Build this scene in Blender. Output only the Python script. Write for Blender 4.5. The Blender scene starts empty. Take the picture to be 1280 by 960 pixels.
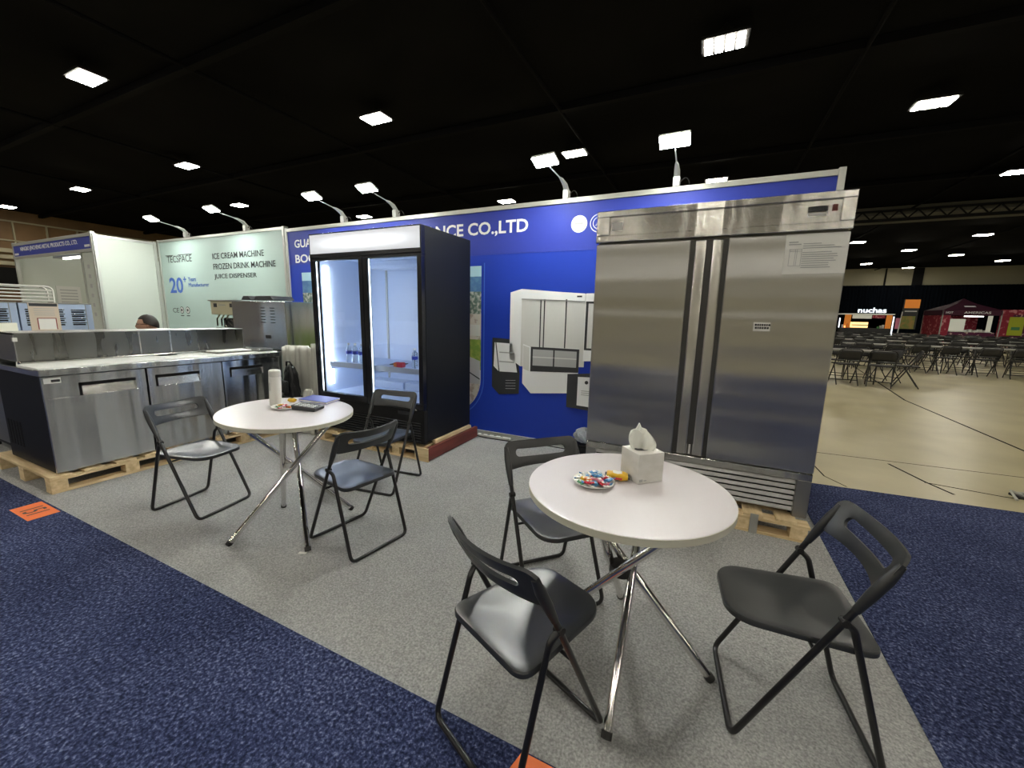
import bpy, bmesh, math, random
from mathutils import Vector, Matrix
PI = math.pi
random.seed(7)
S = bpy.context.scene
C = S.collection

# ------------------------------------------------------------ camera
FPX = 499.3
YAW, PITCH, ROLL, CAMH = math.radians(-25.236), math.radians(9.707), math.radians(1.222), 1.35
fw = Vector((math.sin(YAW)*math.cos(PITCH), math.cos(YAW)*math.cos(PITCH), -math.sin(PITCH)))
r0 = Vector((math.cos(YAW), -math.sin(YAW), 0)); u0 = r0.cross(fw)
rr = r0*math.cos(ROLL)+u0*math.sin(ROLL); uu = -r0*math.sin(ROLL)+u0*math.cos(ROLL)
cam = bpy.data.cameras.new('camera'); co = bpy.data.objects.new('camera', cam); C.objects.link(co)
co.matrix_world = Matrix(((rr.x, uu.x, -fw.x, 0), (rr.y, uu.y, -fw.y, 0), (rr.z, uu.z, -fw.z, CAMH), (0, 0, 0, 1)))
cam.sensor_width = 36; cam.lens = FPX/1280*36; cam.clip_end = 300; cam.clip_start = .02
S.camera = co
# ------------------------------------------------------------ world and exposure
w = bpy.data.worlds.new('hall_ambient'); S.world = w; w.use_nodes = True
w.node_tree.nodes['Background'].inputs[0].default_value = (.80, .88, 1, 1)
w.node_tree.nodes['Background'].inputs[1].default_value = .10
vs = S.view_settings; vs.view_transform = 'Standard'; vs.look = 'None'; vs.exposure = 0.0; vs.gamma = 1
HIGHBAY = 92; ARM = 330; BARCOL = (1, .94, .80); ARMCOL = (.97, 1, .92)

# ------------------------------------------------------------ materials
def mat(name, col, rough=.5, metal=0, emit=None, es=0, spec=None, trans=0, noise=None, bump=None, aniso=None, coat=0, alpha=None, coord='Object'):
    """noise=(scale, colour2, detail, lo, hi)   bump=(scale, strength, dist)   all in object space"""
    m = bpy.data.materials.new(name); m.use_nodes = True
    nt = m.node_tree; b = nt.nodes['Principled BSDF']
    b.inputs['Base Color'].default_value = (*col, 1); b.inputs['Roughness'].default_value = rough; b.inputs['Metallic'].default_value = metal
    if spec is not None: b.inputs['Specular IOR Level'].default_value = spec
    if trans: b.inputs['Transmission Weight'].default_value = trans
    if coat: b.inputs['Coat Weight'].default_value = coat
    if alpha is not None: b.inputs['Alpha'].default_value = alpha
    if emit: b.inputs['Emission Color'].default_value = (*emit, 1); b.inputs['Emission Strength'].default_value = es
    tc = nt.nodes.new('ShaderNodeTexCoord')
    if noise:
        sc, c2, det, lo, hi = noise
        mp = nt.nodes.new('ShaderNodeMapping'); nz = nt.nodes.new('ShaderNodeTexNoise'); cr = nt.nodes.new('ShaderNodeValToRGB')
        mp.inputs['Scale'].default_value = sc if isinstance(sc, tuple) else (sc, sc, sc)
        nt.links.new(tc.outputs[coord], mp.inputs[0]); nt.links.new(mp.outputs[0], nz.inputs['Vector'])
        nz.inputs['Scale'].default_value = 1; nz.inputs['Detail'].default_value = det
        cr.color_ramp.elements[0].position = lo; cr.color_ramp.elements[1].position = hi
        cr.color_ramp.elements[0].color = (*col, 1); cr.color_ramp.elements[1].color = (*c2, 1)
        nt.links.new(nz.outputs['Fac'], cr.inputs[0]); nt.links.new(cr.outputs[0], b.inputs['Base Color'])
    if bump:
        sc, st, ds = bump
        mp = nt.nodes.new('ShaderNodeMapping'); nz = nt.nodes.new('ShaderNodeTexNoise'); bp = nt.nodes.new('ShaderNodeBump')
        mp.inputs['Scale'].default_value = sc if isinstance(sc, tuple) else (sc, sc, sc)
        nt.links.new(tc.outputs[coord], mp.inputs[0]); nt.links.new(mp.outputs[0], nz.inputs['Vector'])
        nz.inputs['Scale'].default_value = 1; nz.inputs['Detail'].default_value = 3
        bp.inputs['Strength'].default_value = st; bp.inputs['Distance'].default_value = ds
        nt.links.new(nz.outputs['Fac'], bp.inputs['Height']); nt.links.new(bp.outputs[0], b.inputs['Normal'])
    return m
def steel(name, col, rough, wav, streak, amp=.25, an=0, rot=0, wd=.012, fine=.025):
    """brushed sheet: stretched streak noise drives roughness, slow waves bend the reflections"""
    m = mat(name, col, rough, 1); nt = m.node_tree; b = nt.nodes['Principled BSDF']
    tc = nt.nodes.new('ShaderNodeTexCoord')
    mp = nt.nodes.new('ShaderNodeMapping'); mp.inputs['Scale'].default_value = streak
    n1 = nt.nodes.new('ShaderNodeTexNoise'); n1.inputs['Scale'].default_value = 1; n1.inputs['Detail'].default_value = 3
    nt.links.new(tc.outputs['Object'], mp.inputs[0]); nt.links.new(mp.outputs[0], n1.inputs['Vector'])
    mr = nt.nodes.new('ShaderNodeMapRange'); mr.inputs['To Min'].default_value = rough*(1-amp); mr.inputs['To Max'].default_value = rough*(1+amp)
    nt.links.new(n1.outputs['Fac'], mr.inputs['Value']); nt.links.new(mr.outputs[0], b.inputs['Roughness'])
    mp2 = nt.nodes.new('ShaderNodeMapping'); mp2.inputs['Scale'].default_value = wav
    n2 = nt.nodes.new('ShaderNodeTexNoise'); n2.inputs['Scale'].default_value = 1; n2.inputs['Detail'].default_value = 1
    nt.links.new(tc.outputs['Object'], mp2.inputs[0]); nt.links.new(mp2.outputs[0], n2.inputs['Vector'])
    b1 = nt.nodes.new('ShaderNodeBump'); b1.inputs['Strength'].default_value = .5; b1.inputs['Distance'].default_value = wd
    b2 = nt.nodes.new('ShaderNodeBump'); b2.inputs['Strength'].default_value = fine; b2.inputs['Distance'].default_value = .001
    nt.links.new(n2.outputs['Fac'], b1.inputs['Height']); nt.links.new(n1.outputs['Fac'], b2.inputs['Height'])
    nt.links.new(b1.outputs[0], b2.inputs['Normal']); nt.links.new(b2.outputs[0], b.inputs['Normal'])
    if an:
        b.inputs['Anisotropic'].default_value = an; b.inputs['Anisotropic Rotation'].default_value = rot
        tg = nt.nodes.new('ShaderNodeTangent'); tg.direction_type = 'RADIAL'; tg.axis = 'Z'; nt.links.new(tg.outputs[0], b.inputs['Tangent'])
    return m
def carpet(name, stops, sc, bumpd, blotch):
    m = mat(name, stops[0][1], .95, spec=.15); nt = m.node_tree; b = nt.nodes['Principled BSDF']
    tc = nt.nodes.new('ShaderNodeTexCoord'); n1 = nt.nodes.new('ShaderNodeTexNoise'); n2 = nt.nodes.new('ShaderNodeTexNoise')
    n1.inputs['Scale'].default_value = sc; n1.inputs['Detail'].default_value = 3; n1.inputs['Roughness'].default_value = .65
    n2.inputs['Scale'].default_value = blotch; n2.inputs['Detail'].default_value = 4
    nt.links.new(tc.outputs['Object'], n1.inputs['Vector']); nt.links.new(tc.outputs['Object'], n2.inputs['Vector'])
    ad = nt.nodes.new('ShaderNodeMath'); ad.operation = 'MULTIPLY_ADD'; ad.inputs[1].default_value = .16; 
    nt.links.new(n2.outputs['Fac'], ad.inputs[0]); nt.links.new(n1.outputs['Fac'], ad.inputs[2])
    sb = nt.nodes.new('ShaderNodeMath'); sb.operation = 'SUBTRACT'; sb.inputs[1].default_value = .08
    nt.links.new(ad.outputs[0], sb.inputs[0])
    cr = nt.nodes.new('ShaderNodeValToRGB'); e = cr.color_ramp.elements
    e[0].position, e[0].color = stops[0][0], (*stops[0][1], 1); e[1].position, e[1].color = stops[-1][0], (*stops[-1][1], 1)
    for p, c in stops[1:-1]:
        k = e.new(p); k.color = (*c, 1)
    nt.links.new(sb.outputs[0], cr.inputs[0]); nt.links.new(cr.outputs[0], b.inputs['Base Color'])
    bp = nt.nodes.new('ShaderNodeBump'); bp.inputs['Strength'].default_value = .8; bp.inputs['Distance'].default_value = bumpd
    nt.links.new(n1.outputs['Fac'], bp.inputs['Height']); nt.links.new(bp.outputs[0], b.inputs['Normal'])
    return m

M = dict(
 steel_door=steel('brushed_steel_door', (.56, .56, .56), .30, (.12, .12, 4.0), (1, 1, 1), 0, an=.8, rot=0, wd=.035, fine=0),
 steel_head=steel('brushed_steel_header', (.58, .57, .54), .20, (9, 4, 1), (4, 4, 500), an=.85, rot=.25, wd=.010),
 steel_counter=steel('brushed_steel_counter', (.62, .64, .66), .24, (2.0, 7, .4), (4, 4, 500), an=.85, rot=.25, wd=.05),
 steel_dull=steel('dull_steel', (.34, .34, .335), .36, (2, 2, 2), (20, 20, 200), wd=.004),
 steel_guard=steel('smeared_steel_guard', (.22, .22, .205), .30, (1, 4, .6), (8, 14, 2), .6, wd=.006),
 steel_blue=mat('pale_blue_sheet_steel', (.42, .52, .70), .42, .35),
 chrome=mat('polished_chrome', (.80, .79, .76), .10, 1),
 chair=mat('black_satin_plastic', (.022, .024, .026), .34, spec=.55, bump=(260, .08, .001)),
 seat=mat('dark_grey_seat_plastic', (.030, .033, .036), .30, spec=.6, bump=(300, .08, .001)),
 tube=mat('black_painted_tube', (.010, .010, .011), .30, spec=.55),
 white_top=mat('white_laminate', (.60, .57, .595), .33, spec=.5, noise=((1.2, 1.2, 1.2), (.64, .61, .635), 2, .35, .65)),
 cream=mat('cream_edge_band', (.62, .61, .50), .45),
 black=mat('black_enamel', (.006, .007, .011), .22, spec=.5),
 black_side=mat('black_side_panel', (.006, .007, .010), .5, spec=.22),
 shaded_steel=mat('shaded_steel_channel', (.10, .10, .10), .4, .8),  # shade of the fridge recesses put into a darker steel colour
 black_matte=mat('black_matte', (.008, .008, .009), .7, spec=.2),
 rubber=mat('black_rubber', (.012, .012, .012), .6),
 wood=mat('pallet_pine', (.78, .62, .38), .75, noise=((3, 30, 30), (.55, .40, .21), 4, .35, .7), bump=((3, 60, 60), .3, .002)),
 woodx=mat('pallet_pine_lengthwise', (.80, .64, .40), .75, noise=((30, 3, 30), (.57, .42, .22), 4, .35, .7), bump=((60, 3, 60), .3, .002)),
 redwood=mat('red_brown_painted_board', (.17, .035, .025), .6, noise=((12, 2, 12), (.10, .02, .015), 3, .35, .65)),
 strap=mat('grey_strap', (.36, .36, .34), .45, .4),
 alu=mat('booth_aluminium', (.55, .56, .53), .38, .6),
 white_panel=mat('white_booth_panel', (.55, .59, .54), .55),
 cyan_panel=mat('pale_aqua_print', (.44, .57, .54), .5),
 blue=mat('royal_blue_print', (.012, .045, .42), .5, spec=.35),
 blue2=mat('violet_blue_print', (.030, .050, .36), .5, spec=.35),
 blue3=mat('lighter_blue_outline_print', (.05, .13, .60), .5),
 white_print=mat('white_print', (.86, .87, .88), .5),
 dark_print=mat('charcoal_print', (.03, .032, .036), .5),
 grey_print=mat('grey_print', (.42, .43, .43), .5),
 lt_print=mat('light_grey_print', (.66, .66, .64), .5),
 blue_text=mat('blue_lettering', (.035, .12, .50), .5),
 sky_p=mat('printed_sky', (.40, .62, .72), .5), hill_p=mat('printed_hills', (.06, .16, .36), .5, noise=(14, (.10, .24, .42), 3, .4, .6)),
 town_p=mat('printed_town', (.10, .16, .13), .5, noise=(26, (.50, .50, .46), 4, .45, .62)),
 roof_p=mat('printed_roofs', (.62, .57, .52), .5, noise=(18, (.42, .34, .30), 3, .5, .62)),
 grass_p=mat('printed_grass', (.17, .28, .05), .5, noise=(20, (.30, .36, .08), 3, .4, .6)),
 road_p=mat('printed_road', (.46, .46, .50), .5), pool_p=mat('printed_water', (.12, .38, .62), .5),
 coolw=mat('cooler_white_liner', (.66, .76, .95), .35, spec=.5),
 glass=mat('door_glass', (1, 1, 1), .0, trans=1, spec=.5),
 led=mat('cold_led_strip', (1, 1, 1), .5, emit=(.86, .94, 1), es=17),
 led_dim=mat('cold_led_strip_edge', (1, 1, 1), .5, emit=(.80, .93, 1), es=4.5),
 plastic_w=mat('white_plastic', (.78, .78, .74), .4), paper=mat('white_paper', (.80, .80, .76), .7),
 tissue=mat('tissue_paper', (.84, .85, .80), .8, bump=(40, .3, .004)),
 tissue_box=mat('tissue_carton', (.68, .67, .63), .6, noise=((18, 18, 30), (.74, .73, .70), 3, .4, .6)),
 yellow=mat('yellow_wrapper', (.72, .44, .02), .35), red=mat('red_wrapper', (.60, .03, .05), .35),
 sblue=mat('light_blue_wrapper', (.10, .32, .62), .35), pink=mat('pink_wrapper', (.75, .25, .38), .35), orange_w=mat('orange_wrapper', (.75, .22, .03), .35),
 green=mat('green_wrapper', (.08, .30, .12), .35),
 orange=mat('orange_floor_sticker', (.90, .20, .05), .55),
 concrete=mat('sealed_concrete', (.54, .485, .30), .30, spec=.5, noise=(1.1, (.42, .37, .22), 6, .35, .68), bump=(1.5, .05, .02)),
 ceil=mat('black_ceiling', (.005, .005, .006), .95, spec=.05, noise=(.25, (.009, .009, .010), 4, .4, .7)),
 ceil_b=mat('black_steel_beam', (.005, .005, .006), .85, spec=.08), duct=mat('grey_painted_duct', (.16, .155, .13), .7),
 drape=mat('black_drape', (.004, .006, .010), .95, spec=.05), beige=mat('beige_wall', (.50, .47, .33), .7),
 brown=mat('brown_wall_cladding', (.20, .12, .055), .6, noise=((.2, .5, .5), (.28, .17, .08), 3, .3, .7)),
 bar=mat('highbay_led_bar', (1, 1, 1), .5, emit=BARCOL, es=HIGHBAY), arm_led=mat('arm_light_led', (1, 1, 1), .5, emit=ARMCOL, es=ARM),
 silver=mat('silver_painted_arm', (.62, .64, .62), .35, .3),
 skin=mat('skin', (.45, .25, .17), .5), hair=mat('dark_hair', (.018, .012, .010), .6, bump=(120, .5, .004)), shirt=mat('dark_shirt', (.03, .035, .05), .8), collar=mat('white_collar', (.7, .7, .7), .7),
 cloth=mat('white_packing_cloth', (.60, .60, .55), .85, bump=(6, .5, .03)), bag=mat('black_nylon_bag', (.008, .009, .011), .42, bump=(28, .6, .012)),
 clearbag=mat('crumpled_clear_bag', (.75, .80, .82), .18, trans=.55, bump=(30, 1, .02)),
 nb=mat('blue_notebook_cover', (.05, .07, .40), .4), btn=mat('pale_button', (.62, .64, .66), .5), scr=mat('calculator_display', (.20, .23, .20), .3),
 poly=mat('white_cutting_board', (.74, .76, .74), .45),
 cream_machine=mat('cream_machine_front', (.62, .58, .40), .4), purple=mat('dark_plum_canopy', (.07, .012, .035), .7), crimson=mat('crimson_print', (.36, .02, .05), .6, noise=(4.5, (.75, .30, .32), 3, .55, .62)),
 plum_p=mat('plum_print', (.11, .012, .06), .6, noise=(5, (.75, .55, .50), 2, .60, .66)),
 lime=mat('lime_poster', (.55, .62, .04), .6), menu=mat('pale_board_added_glow', (.60, .60, .50), .6, emit=(.9, .9, .75), es=.25),  # menu: faint emission added to boards, stand roof and card
 orange_s=mat('orange_panel_added_glow', (.75, .24, .03), .6, emit=(1, .32, .05), es=.25), stand_glow=mat('lit_counter_display', (1, .8, .4), .6, emit=(1, .62, .25), es=1.6),  # orange panels carry an added faint glow; the counter display is lit
 sign_glow=mat('white_lit_letters', (1, 1, 1), .6, emit=(.80, .88, 1), es=1.6), tube_glow=mat('white_tube_light', (1, 1, 1), .5, emit=(1, 1, .93), es=8),
 food_p=mat('printed_burger_photo', (.42, .26, .08), .6, noise=(3, (.20, .26, .06), 3, .4, .6)),
 fchair=mat('black_folding_chair_vinyl', (.012, .012, .013), .45), fframe=mat('dark_grey_chair_frame', (.05, .05, .05), .35, .5), ftable=mat('grey_black_table_top', (.19, .19, .165), .45), cap=mat('clear_bottle', (.75, .85, .95), .08, trans=.8), beigecard=mat('beige_sign_card', (.62, .53, .42), .6), maroon=mat('maroon_print_line', (.25, .05, .05), .6),
)
M['blue_carpet'] = carpet('navy_cut_pile_carpet', [(.34, (.010, .015, .045)), (.49, (.032, .043, .110)), (.60, (.085, .105, .215)), (.70, (.22, .25, .39))], 85, .012, 2.0)
M['grey_carpet'] = carpet('light_grey_felt_carpet', [(.30, (.21, .215, .215)), (.50, (.335, .34, .338)), (.70, (.48, .485, .48))], 120, .002, 2.2)
def lightbox_mat():
    m = bpy.data.materials.new('backlit_white_lightbox'); m.use_nodes = True; nt = m.node_tree; b = nt.nodes['Principled BSDF']
    tc = nt.nodes.new('ShaderNodeTexCoord'); sx = nt.nodes.new('ShaderNodeSeparateXYZ'); nt.links.new(tc.outputs['Generated'], sx.inputs[0])
    def bell(out, c, wd):
        a = nt.nodes.new('ShaderNodeMath'); a.operation = 'SUBTRACT'; a.inputs[1].default_value = c; nt.links.new(out, a.inputs[0])
        d = nt.nodes.new('ShaderNodeMath'); d.operation = 'ABSOLUTE'; nt.links.new(a.outputs[0], d.inputs[0])
        mr = nt.nodes.new('ShaderNodeMapRange'); mr.interpolation_type = 'SMOOTHSTEP'; mr.inputs['From Min'].default_value = 0; mr.inputs['From Max'].default_value = wd
        mr.inputs['To Min'].default_value = 1; mr.inputs['To Max'].default_value = 0; nt.links.new(d.outputs[0], mr.inputs['Value']); return mr.outputs[0]
    z = bell(sx.outputs['Z'], .5, .45); x = bell(sx.outputs['X'], .5, .56)
    mu = nt.nodes.new('ShaderNodeMath'); mu.operation = 'MULTIPLY'; nt.links.new(z, mu.inputs[0]); nt.links.new(x, mu.inputs[1])
    ma = nt.nodes.new('ShaderNodeMath'); ma.operation = 'MULTIPLY_ADD'; ma.inputs[1].default_value = 1.3; ma.inputs[2].default_value = .55; nt.links.new(mu.outputs[0], ma.inputs[0])
    b.inputs['Base Color'].default_value = (.5, .5, .5, 1); b.inputs['Emission Color'].default_value = (.90, .94, 1, 1); nt.links.new(ma.outputs[0], b.inputs['Emission Strength'])
    return m
M['lightbox'] = lightbox_mat()

# ------------------------------------------------------------ mesh helpers
class MB:
    def __init__(s): s.v = []; s.f = []; s.m = []
    def add(s, vs, fs, T=None, mi=0):
        o = len(s.v)
        for p in vs:
            p = Vector(p)
            s.v.append(tuple(T @ p) if T else tuple(p))
        for f in fs: s.f.append(tuple(i+o for i in f)); s.m.append(mi)
        return s
    def box(s, x0, x1, y0, y1, z0, z1, T=None, mi=0):
        vs = [(x0, y0, z0), (x1, y0, z0), (x1, y1, z0), (x0, y1, z0), (x0, y0, z1), (x1, y0, z1), (x1, y1, z1), (x0, y1, z1)]
        return s.add(vs, [(0, 3, 2, 1), (4, 5, 6, 7), (0, 1, 5, 4), (1, 2, 6, 5), (2, 3, 7, 6), (3, 0, 4, 7)], T, mi)
    def tube(s, pts, r, n=10, closed=False, T=None, mi=0, caps=True):
        pts = [Vector(p) for p in pts]; N = len(pts); rings = []
        rad = r if isinstance(r, (list, tuple)) else [r]*N
        t0 = (pts[1]-pts[0]).normalized(); up = Vector((0, 0, 1)) if abs(t0.z) < .9 else Vector((1, 0, 0))
        nrm = (up - t0*up.dot(t0)).normalized(); vs = []
        for i, p in enumerate(pts):
            if closed: t = (pts[(i+1) % N]-pts[i-1]).normalized()
            elif i == 0: t = t0
            elif i == N-1: t = (pts[-1]-pts[-2]).normalized()
            else: t = ((pts[i+1]-p).normalized()+(p-pts[i-1]).normalized()).normalized()
            nrm = (nrm - t*nrm.dot(t)).normalized(); b = t.cross(nrm)
            for k in range(n):
                a = 2*PI*k/n; vs.append(p+(nrm*math.cos(a)+b*math.sin(a))*rad[i])
        fs = []
        for i in range(N if closed else N-1):
            j = (i+1) % N
            for k in range(n): l = (k+1) % n; fs.append((i*n+k, j*n+k, j*n+l, i*n+l))
        if caps and not closed: fs.append(tuple(range(n))); fs.append(tuple((N-1)*n+k for k in reversed(range(n))))
        return s.add(vs, [tuple(reversed(f)) for f in fs], T, mi)
    def lathe(s, prof, n=32, T=None, mi=0, sx=1, sy=1):
        vs = []; N = len(prof)
        for r, z in prof:
            for k in range(n): a = 2*PI*k/n; vs.append((r*math.cos(a)*sx, r*math.sin(a)*sy, z))
        fs = [(i*n+k, i*n+(k+1) % n, (i+1)*n+(k+1) % n, (i+1)*n+k) for i in range(N-1) for k in range(n)]
        fs.append(tuple(reversed(range(n)))); fs.append(tuple((N-1)*n+k for k in range(n)))
        return s.add(vs, fs, T, mi)
    def prism(s, pts, d, T=None, mi=0):
        """polygon in XY (ccw) extruded from z=0 to z=d"""
        n = len(pts); vs = [(x, y, 0) for x, y in pts]+[(x, y, d) for x, y in pts]
        fs = [tuple(reversed(range(n))), tuple(range(n, 2*n))]+[(i, (i+1) % n, n+(i+1) % n, n+i) for i in range(n)]
        return s.add(vs, fs, T, mi)
    def grid(s, fn, nu, nv, T=None, mi=0):
        vs = [fn(i/nu, j/nv) for j in range(nv+1) for i in range(nu+1)]
        fs = [(j*(nu+1)+i, j*(nu+1)+i+1, (j+1)*(nu+1)+i+1, (j+1)*(nu+1)+i) for j in range(nv) for i in range(nu)]
        return s.add(vs, fs, T, mi)
    def build(s, name, m, parent=None, smooth=False, bevel=0, solid=0, seg=2, subsurf=0):
        me = bpy.data.meshes.new(name); me.from_pydata(s.v, [], s.f)
        for k in (m if isinstance(m, (list, tuple)) else [m]): me.materials.append(M[k] if isinstance(k, str) else k)
        me.polygons.foreach_set('material_index', s.m)
        if smooth:
            me.polygons.foreach_set('use_smooth', [True]*len(s.f))
            if smooth != 'all': me.set_sharp_from_angle(angle=math.radians(35))
        me.update(); o = bpy.data.objects.new(name, me); C.objects.link(o)
        if parent: o.parent = parent
        if solid: md = o.modifiers.new('solid', 'SOLIDIFY'); md.thickness = solid; md.offset = 0
        if subsurf: md = o.modifiers.new('sub', 'SUBSURF'); md.levels = md.render_levels = subsurf
        if bevel: md = o.modifiers.new('bevel', 'BEVEL'); md.width = bevel; md.segments = seg; md.limit_method = 'ANGLE'
        return o
def box(name, m, parent, x0, x1, y0, y1, z0, z1, bevel=0): return MB().box(x0, x1, y0, y1, z0, z1).build(name, m, parent, bevel=bevel)
def tag(o, label=None, cat=None, group=None, kind=None):
    if label: o['label'] = label
    if cat: o['category'] = cat
    if group: o['group'] = group
    if kind: o['kind'] = kind
    return o
def thing(name, label, cat, loc=(0, 0, 0), rz=0, group=None):
    o = bpy.data.objects.new(name, None); C.objects.link(o); o.location = loc; o.rotation_euler = (0, 0, rz); o.empty_display_size = .1
    return tag(o, label, cat, group)
KIDS = {}
def copy_tree(o, parent=None):
    c = o.copy(); C.objects.link(c); c.parent = parent
    for ch in [k for k in ALL() if k.parent == o]: copy_tree(ch, c)
    return c
def ALL(): return list(C.objects)
def protocopy(o):
    """fast copier: remembers the tree of the prototype"""
    if o.name not in KIDS:
        L = [x for x in C.objects if x.parent == o]; KIDS[o.name] = [(x, [y for y in C.objects if y.parent == x]) for x in L]
    c = o.copy(); C.objects.link(c)
    for x, ys in KIDS[o.name]:
        d = x.copy(); C.objects.link(d); d.parent = c
        for y in ys: e = y.copy(); C.objects.link(e); e.parent = d
    return c
def label(o, s): o['label'] = s
def bend(pts, r, n=5):
    """polyline with rounded inner corners"""
    pts = [Vector(p) for p in pts]; out = [pts[0]]
    for i in range(1, len(pts)-1):
        a, b, c = pts[i-1], pts[i], pts[i+1]; da = (a-b).normalized(); dc = (c-b).normalized()
        rr_ = min(r, (a-b).length*.45, (c-b).length*.45)
        p, q = b+da*rr_, b+dc*rr_
        for k in range(n+1):
            t = k/n; out.append(p*(1-t)**2+b*2*t*(1-t)+q*t*t)
    out.append(pts[-1]); return out
RX90 = Matrix.Rotation(PI/2, 4, 'X')
def text(name, s, m, parent, x0, x1, z0, z1, y, off=0, T=None, depth=.0015, flip=False):
    """letters fitted to the rectangle x0..x1, z0..z1 on a plane facing -Y"""
    cu = bpy.data.curves.new('t', 'FONT'); cu.body = s; cu.extrude = depth/2; cu.offset = off; cu.resolution_u = 3
    o = bpy.data.objects.new('t', cu); C.objects.link(o)
    dg = bpy.context.evaluated_depsgraph_get(); me = bpy.data.meshes.new_from_object(o.evaluated_get(dg))
    bpy.data.objects.remove(o)
    xs = [v.co.x for v in me.vertices]; ys = [v.co.y for v in me.vertices]; a, b, c, d = min(xs), max(xs), min(ys), max(ys)
    for v in me.vertices:
        p = Vector((x0+(v.co.x-a)/(b-a)*(x1-x0), y+v.co.z, z0+(v.co.y-c)/(d-c)*(z1-z0)))
        v.co = T @ p if T else p
    me.materials.clear(); me.materials.append(M[m]); me.name = name
    q = bpy.data.objects.new(name, me); C.objects.link(q); q.parent = parent
    return q
def poly(name, m, parent, pts, y, d=.002):
    """flat printed shape on a plane facing -Y; pts = (x,z)"""
    a = sum(pts[i][0]*pts[(i+1) % len(pts)][1]-pts[(i+1) % len(pts)][0]*pts[i][1] for i in range(len(pts)))
    if a < 0: pts = pts[::-1]
    T = Matrix.Translation((0, y+d, 0)) @ RX90
    return MB().prism(pts, d, T).build(name, m, parent)
def struct(o): o['kind'] = 'structure'; return o

# ============================================================ SETTING
struct(box('floor', 'concrete', None, -60, 60, -50, 84, -.2, 0))
crk = MB()
def crack(pts, wd=.012):
    for (a, b) in zip(pts, pts[1:]):
        a, b = Vector((*a, 0)), Vector((*b, 0)); n = (b-a).cross(Vector((0, 0, 1))).normalized()*wd/2
        crk.add([a-n+Vector((0, 0, .001)), a+n+Vector((0, 0, .001)), b+n+Vector((0, 0, .001)), b-n+Vector((0, 0, .001))], [(0, 3, 2, 1)])
crack([(5.48, 23.1), (3.385, 9.4), (3.31, 6.27), (3.30, 4.2)], .03)
crack([(1.06, 4.72), (1.09, 4.25), (1.2, 4.05)]); crack([(.8, 5.0), (2.0, 5.06), (2.75, 5.10), (5, 5.14)], .014); crack([(1.75, 4.95), (1.86, 4.52), (1.95, 4.28)], .022)
crack([(1.85, 4.5), (2.3, 4.42), (3.1, 4.45)], .018)
o = crk.build('floor_joints', 'ceil_b', bpy.data.objects['floor']); o['label'] = 'dark saw cut joints and cracks in the concrete'
tag(MB().prism([(-8.66, .965), (.79, .965), (.79, 4.02), (-8.66, 4.02)], .006).build('booth_carpet', 'grey_carpet'), 'light grey felt carpet laid under the exhibition booth', 'carpet')
tag(MB().prism([(-30, -8), (6, -8), (6, 4.33), (.79, 3.97), (.79, .965), (-30, .965)], .010).build('aisle_carpet', 'blue_carpet'), 'speckled navy blue cut pile aisle carpet around the grey booth', 'carpet')
struct(box('ceiling', 'ceil', None, -60, 60, -50, 84, 9.55, 9.7))
# ceiling steel, kept as separate beams
for i, y in enumerate((8.8, 16.3, 24.0, 31.5)):
    b = MB().box(-56, 56, y-.12, y+.12, 9.25, 9.5)
    struct(b.build('trim_%d' % (i+1), 'ceil_b'))
for i, x in enumerate((-38, -27, -16.5, -6, 3.4, 12, 22)):
    struct(MB().tube([(x, -10, 9.3), (x+.6, 80, 9.3)], .07, 8).build('trim_%d' % (i+5), 'ceil_b'))
struct(MB().box(2, 56, 38.4, 41.6, 8.92, 9.5).build('trim_12', 'duct'))
tr = MB()
for x in range(3, 55, 1):
    tr.tube([(x, 37.9, 8.55), (x+.5, 37.9, 9.1)], .05, 5); tr.tube([(x+.5, 37.9, 9.1), (x+1, 37.9, 8.55)], .05, 5)
tr.tube([(2, 37.9, 8.5), (56, 37.9, 8.5)], .11, 6); tr.tube([(2, 37.9, 9.12), (56, 37.9, 9.12)], .08, 6)
struct(tr.build('trim_13', 'black_matte'))
# far wall: beige band over black drape, dark column between
struct(box('wall_back', 'beige', None, -60, 60, 80.3, 80.6, 0, 9.6))
for i, x in enumerate((24.0, 27.2, 50)):
    struct(box('trim_%d' % (14+i), 'black_matte', None, x, x+(1.1 if i == 1 else .12), 80.0, 80.3, 6.9, 9.5))
dr = MB(); dr.grid(lambda u, v: (-60+120*u, 79.6+.18*math.sin(u*1800), 7.0*v), 900, 1)
tag(dr.build('drape', 'drape', smooth='all'), 'black pipe and drape curtain across the far end of the hall', 'curtain')
struct(box('wall_front', 'beige', None, -60, 60, -50.4, -50, 0, 9.6))
# left hall wall with brown clad bays
struct(box('wall_left', 'brown', None, -56.4, -56, -50, 84, 0, 9.6))
wl = bpy.data.objects['wall_left']
for z in (8.55, 6.9): box('rail', 'beige', wl, -56, -55.8, 2, 60, z, z+.12)
for k in range(14): box('mullion', 'beige', wl, -56, -55.8, 4.2+k*2.05, 4.3+k*2.05, 6.3, 8.55)
for z in (5.9, 5.35, 4.8): box('louvre', 'beige', wl, -56, -55.6, 2, 60, z, z+.33)
box('opening', 'black_matte', wl, -56, -55.7, 2, 60, 2.9, 4.6)
struct(box('wall_right', 'drape', None, 56, 56.4, -50, 84, 0, 9.6))

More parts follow.
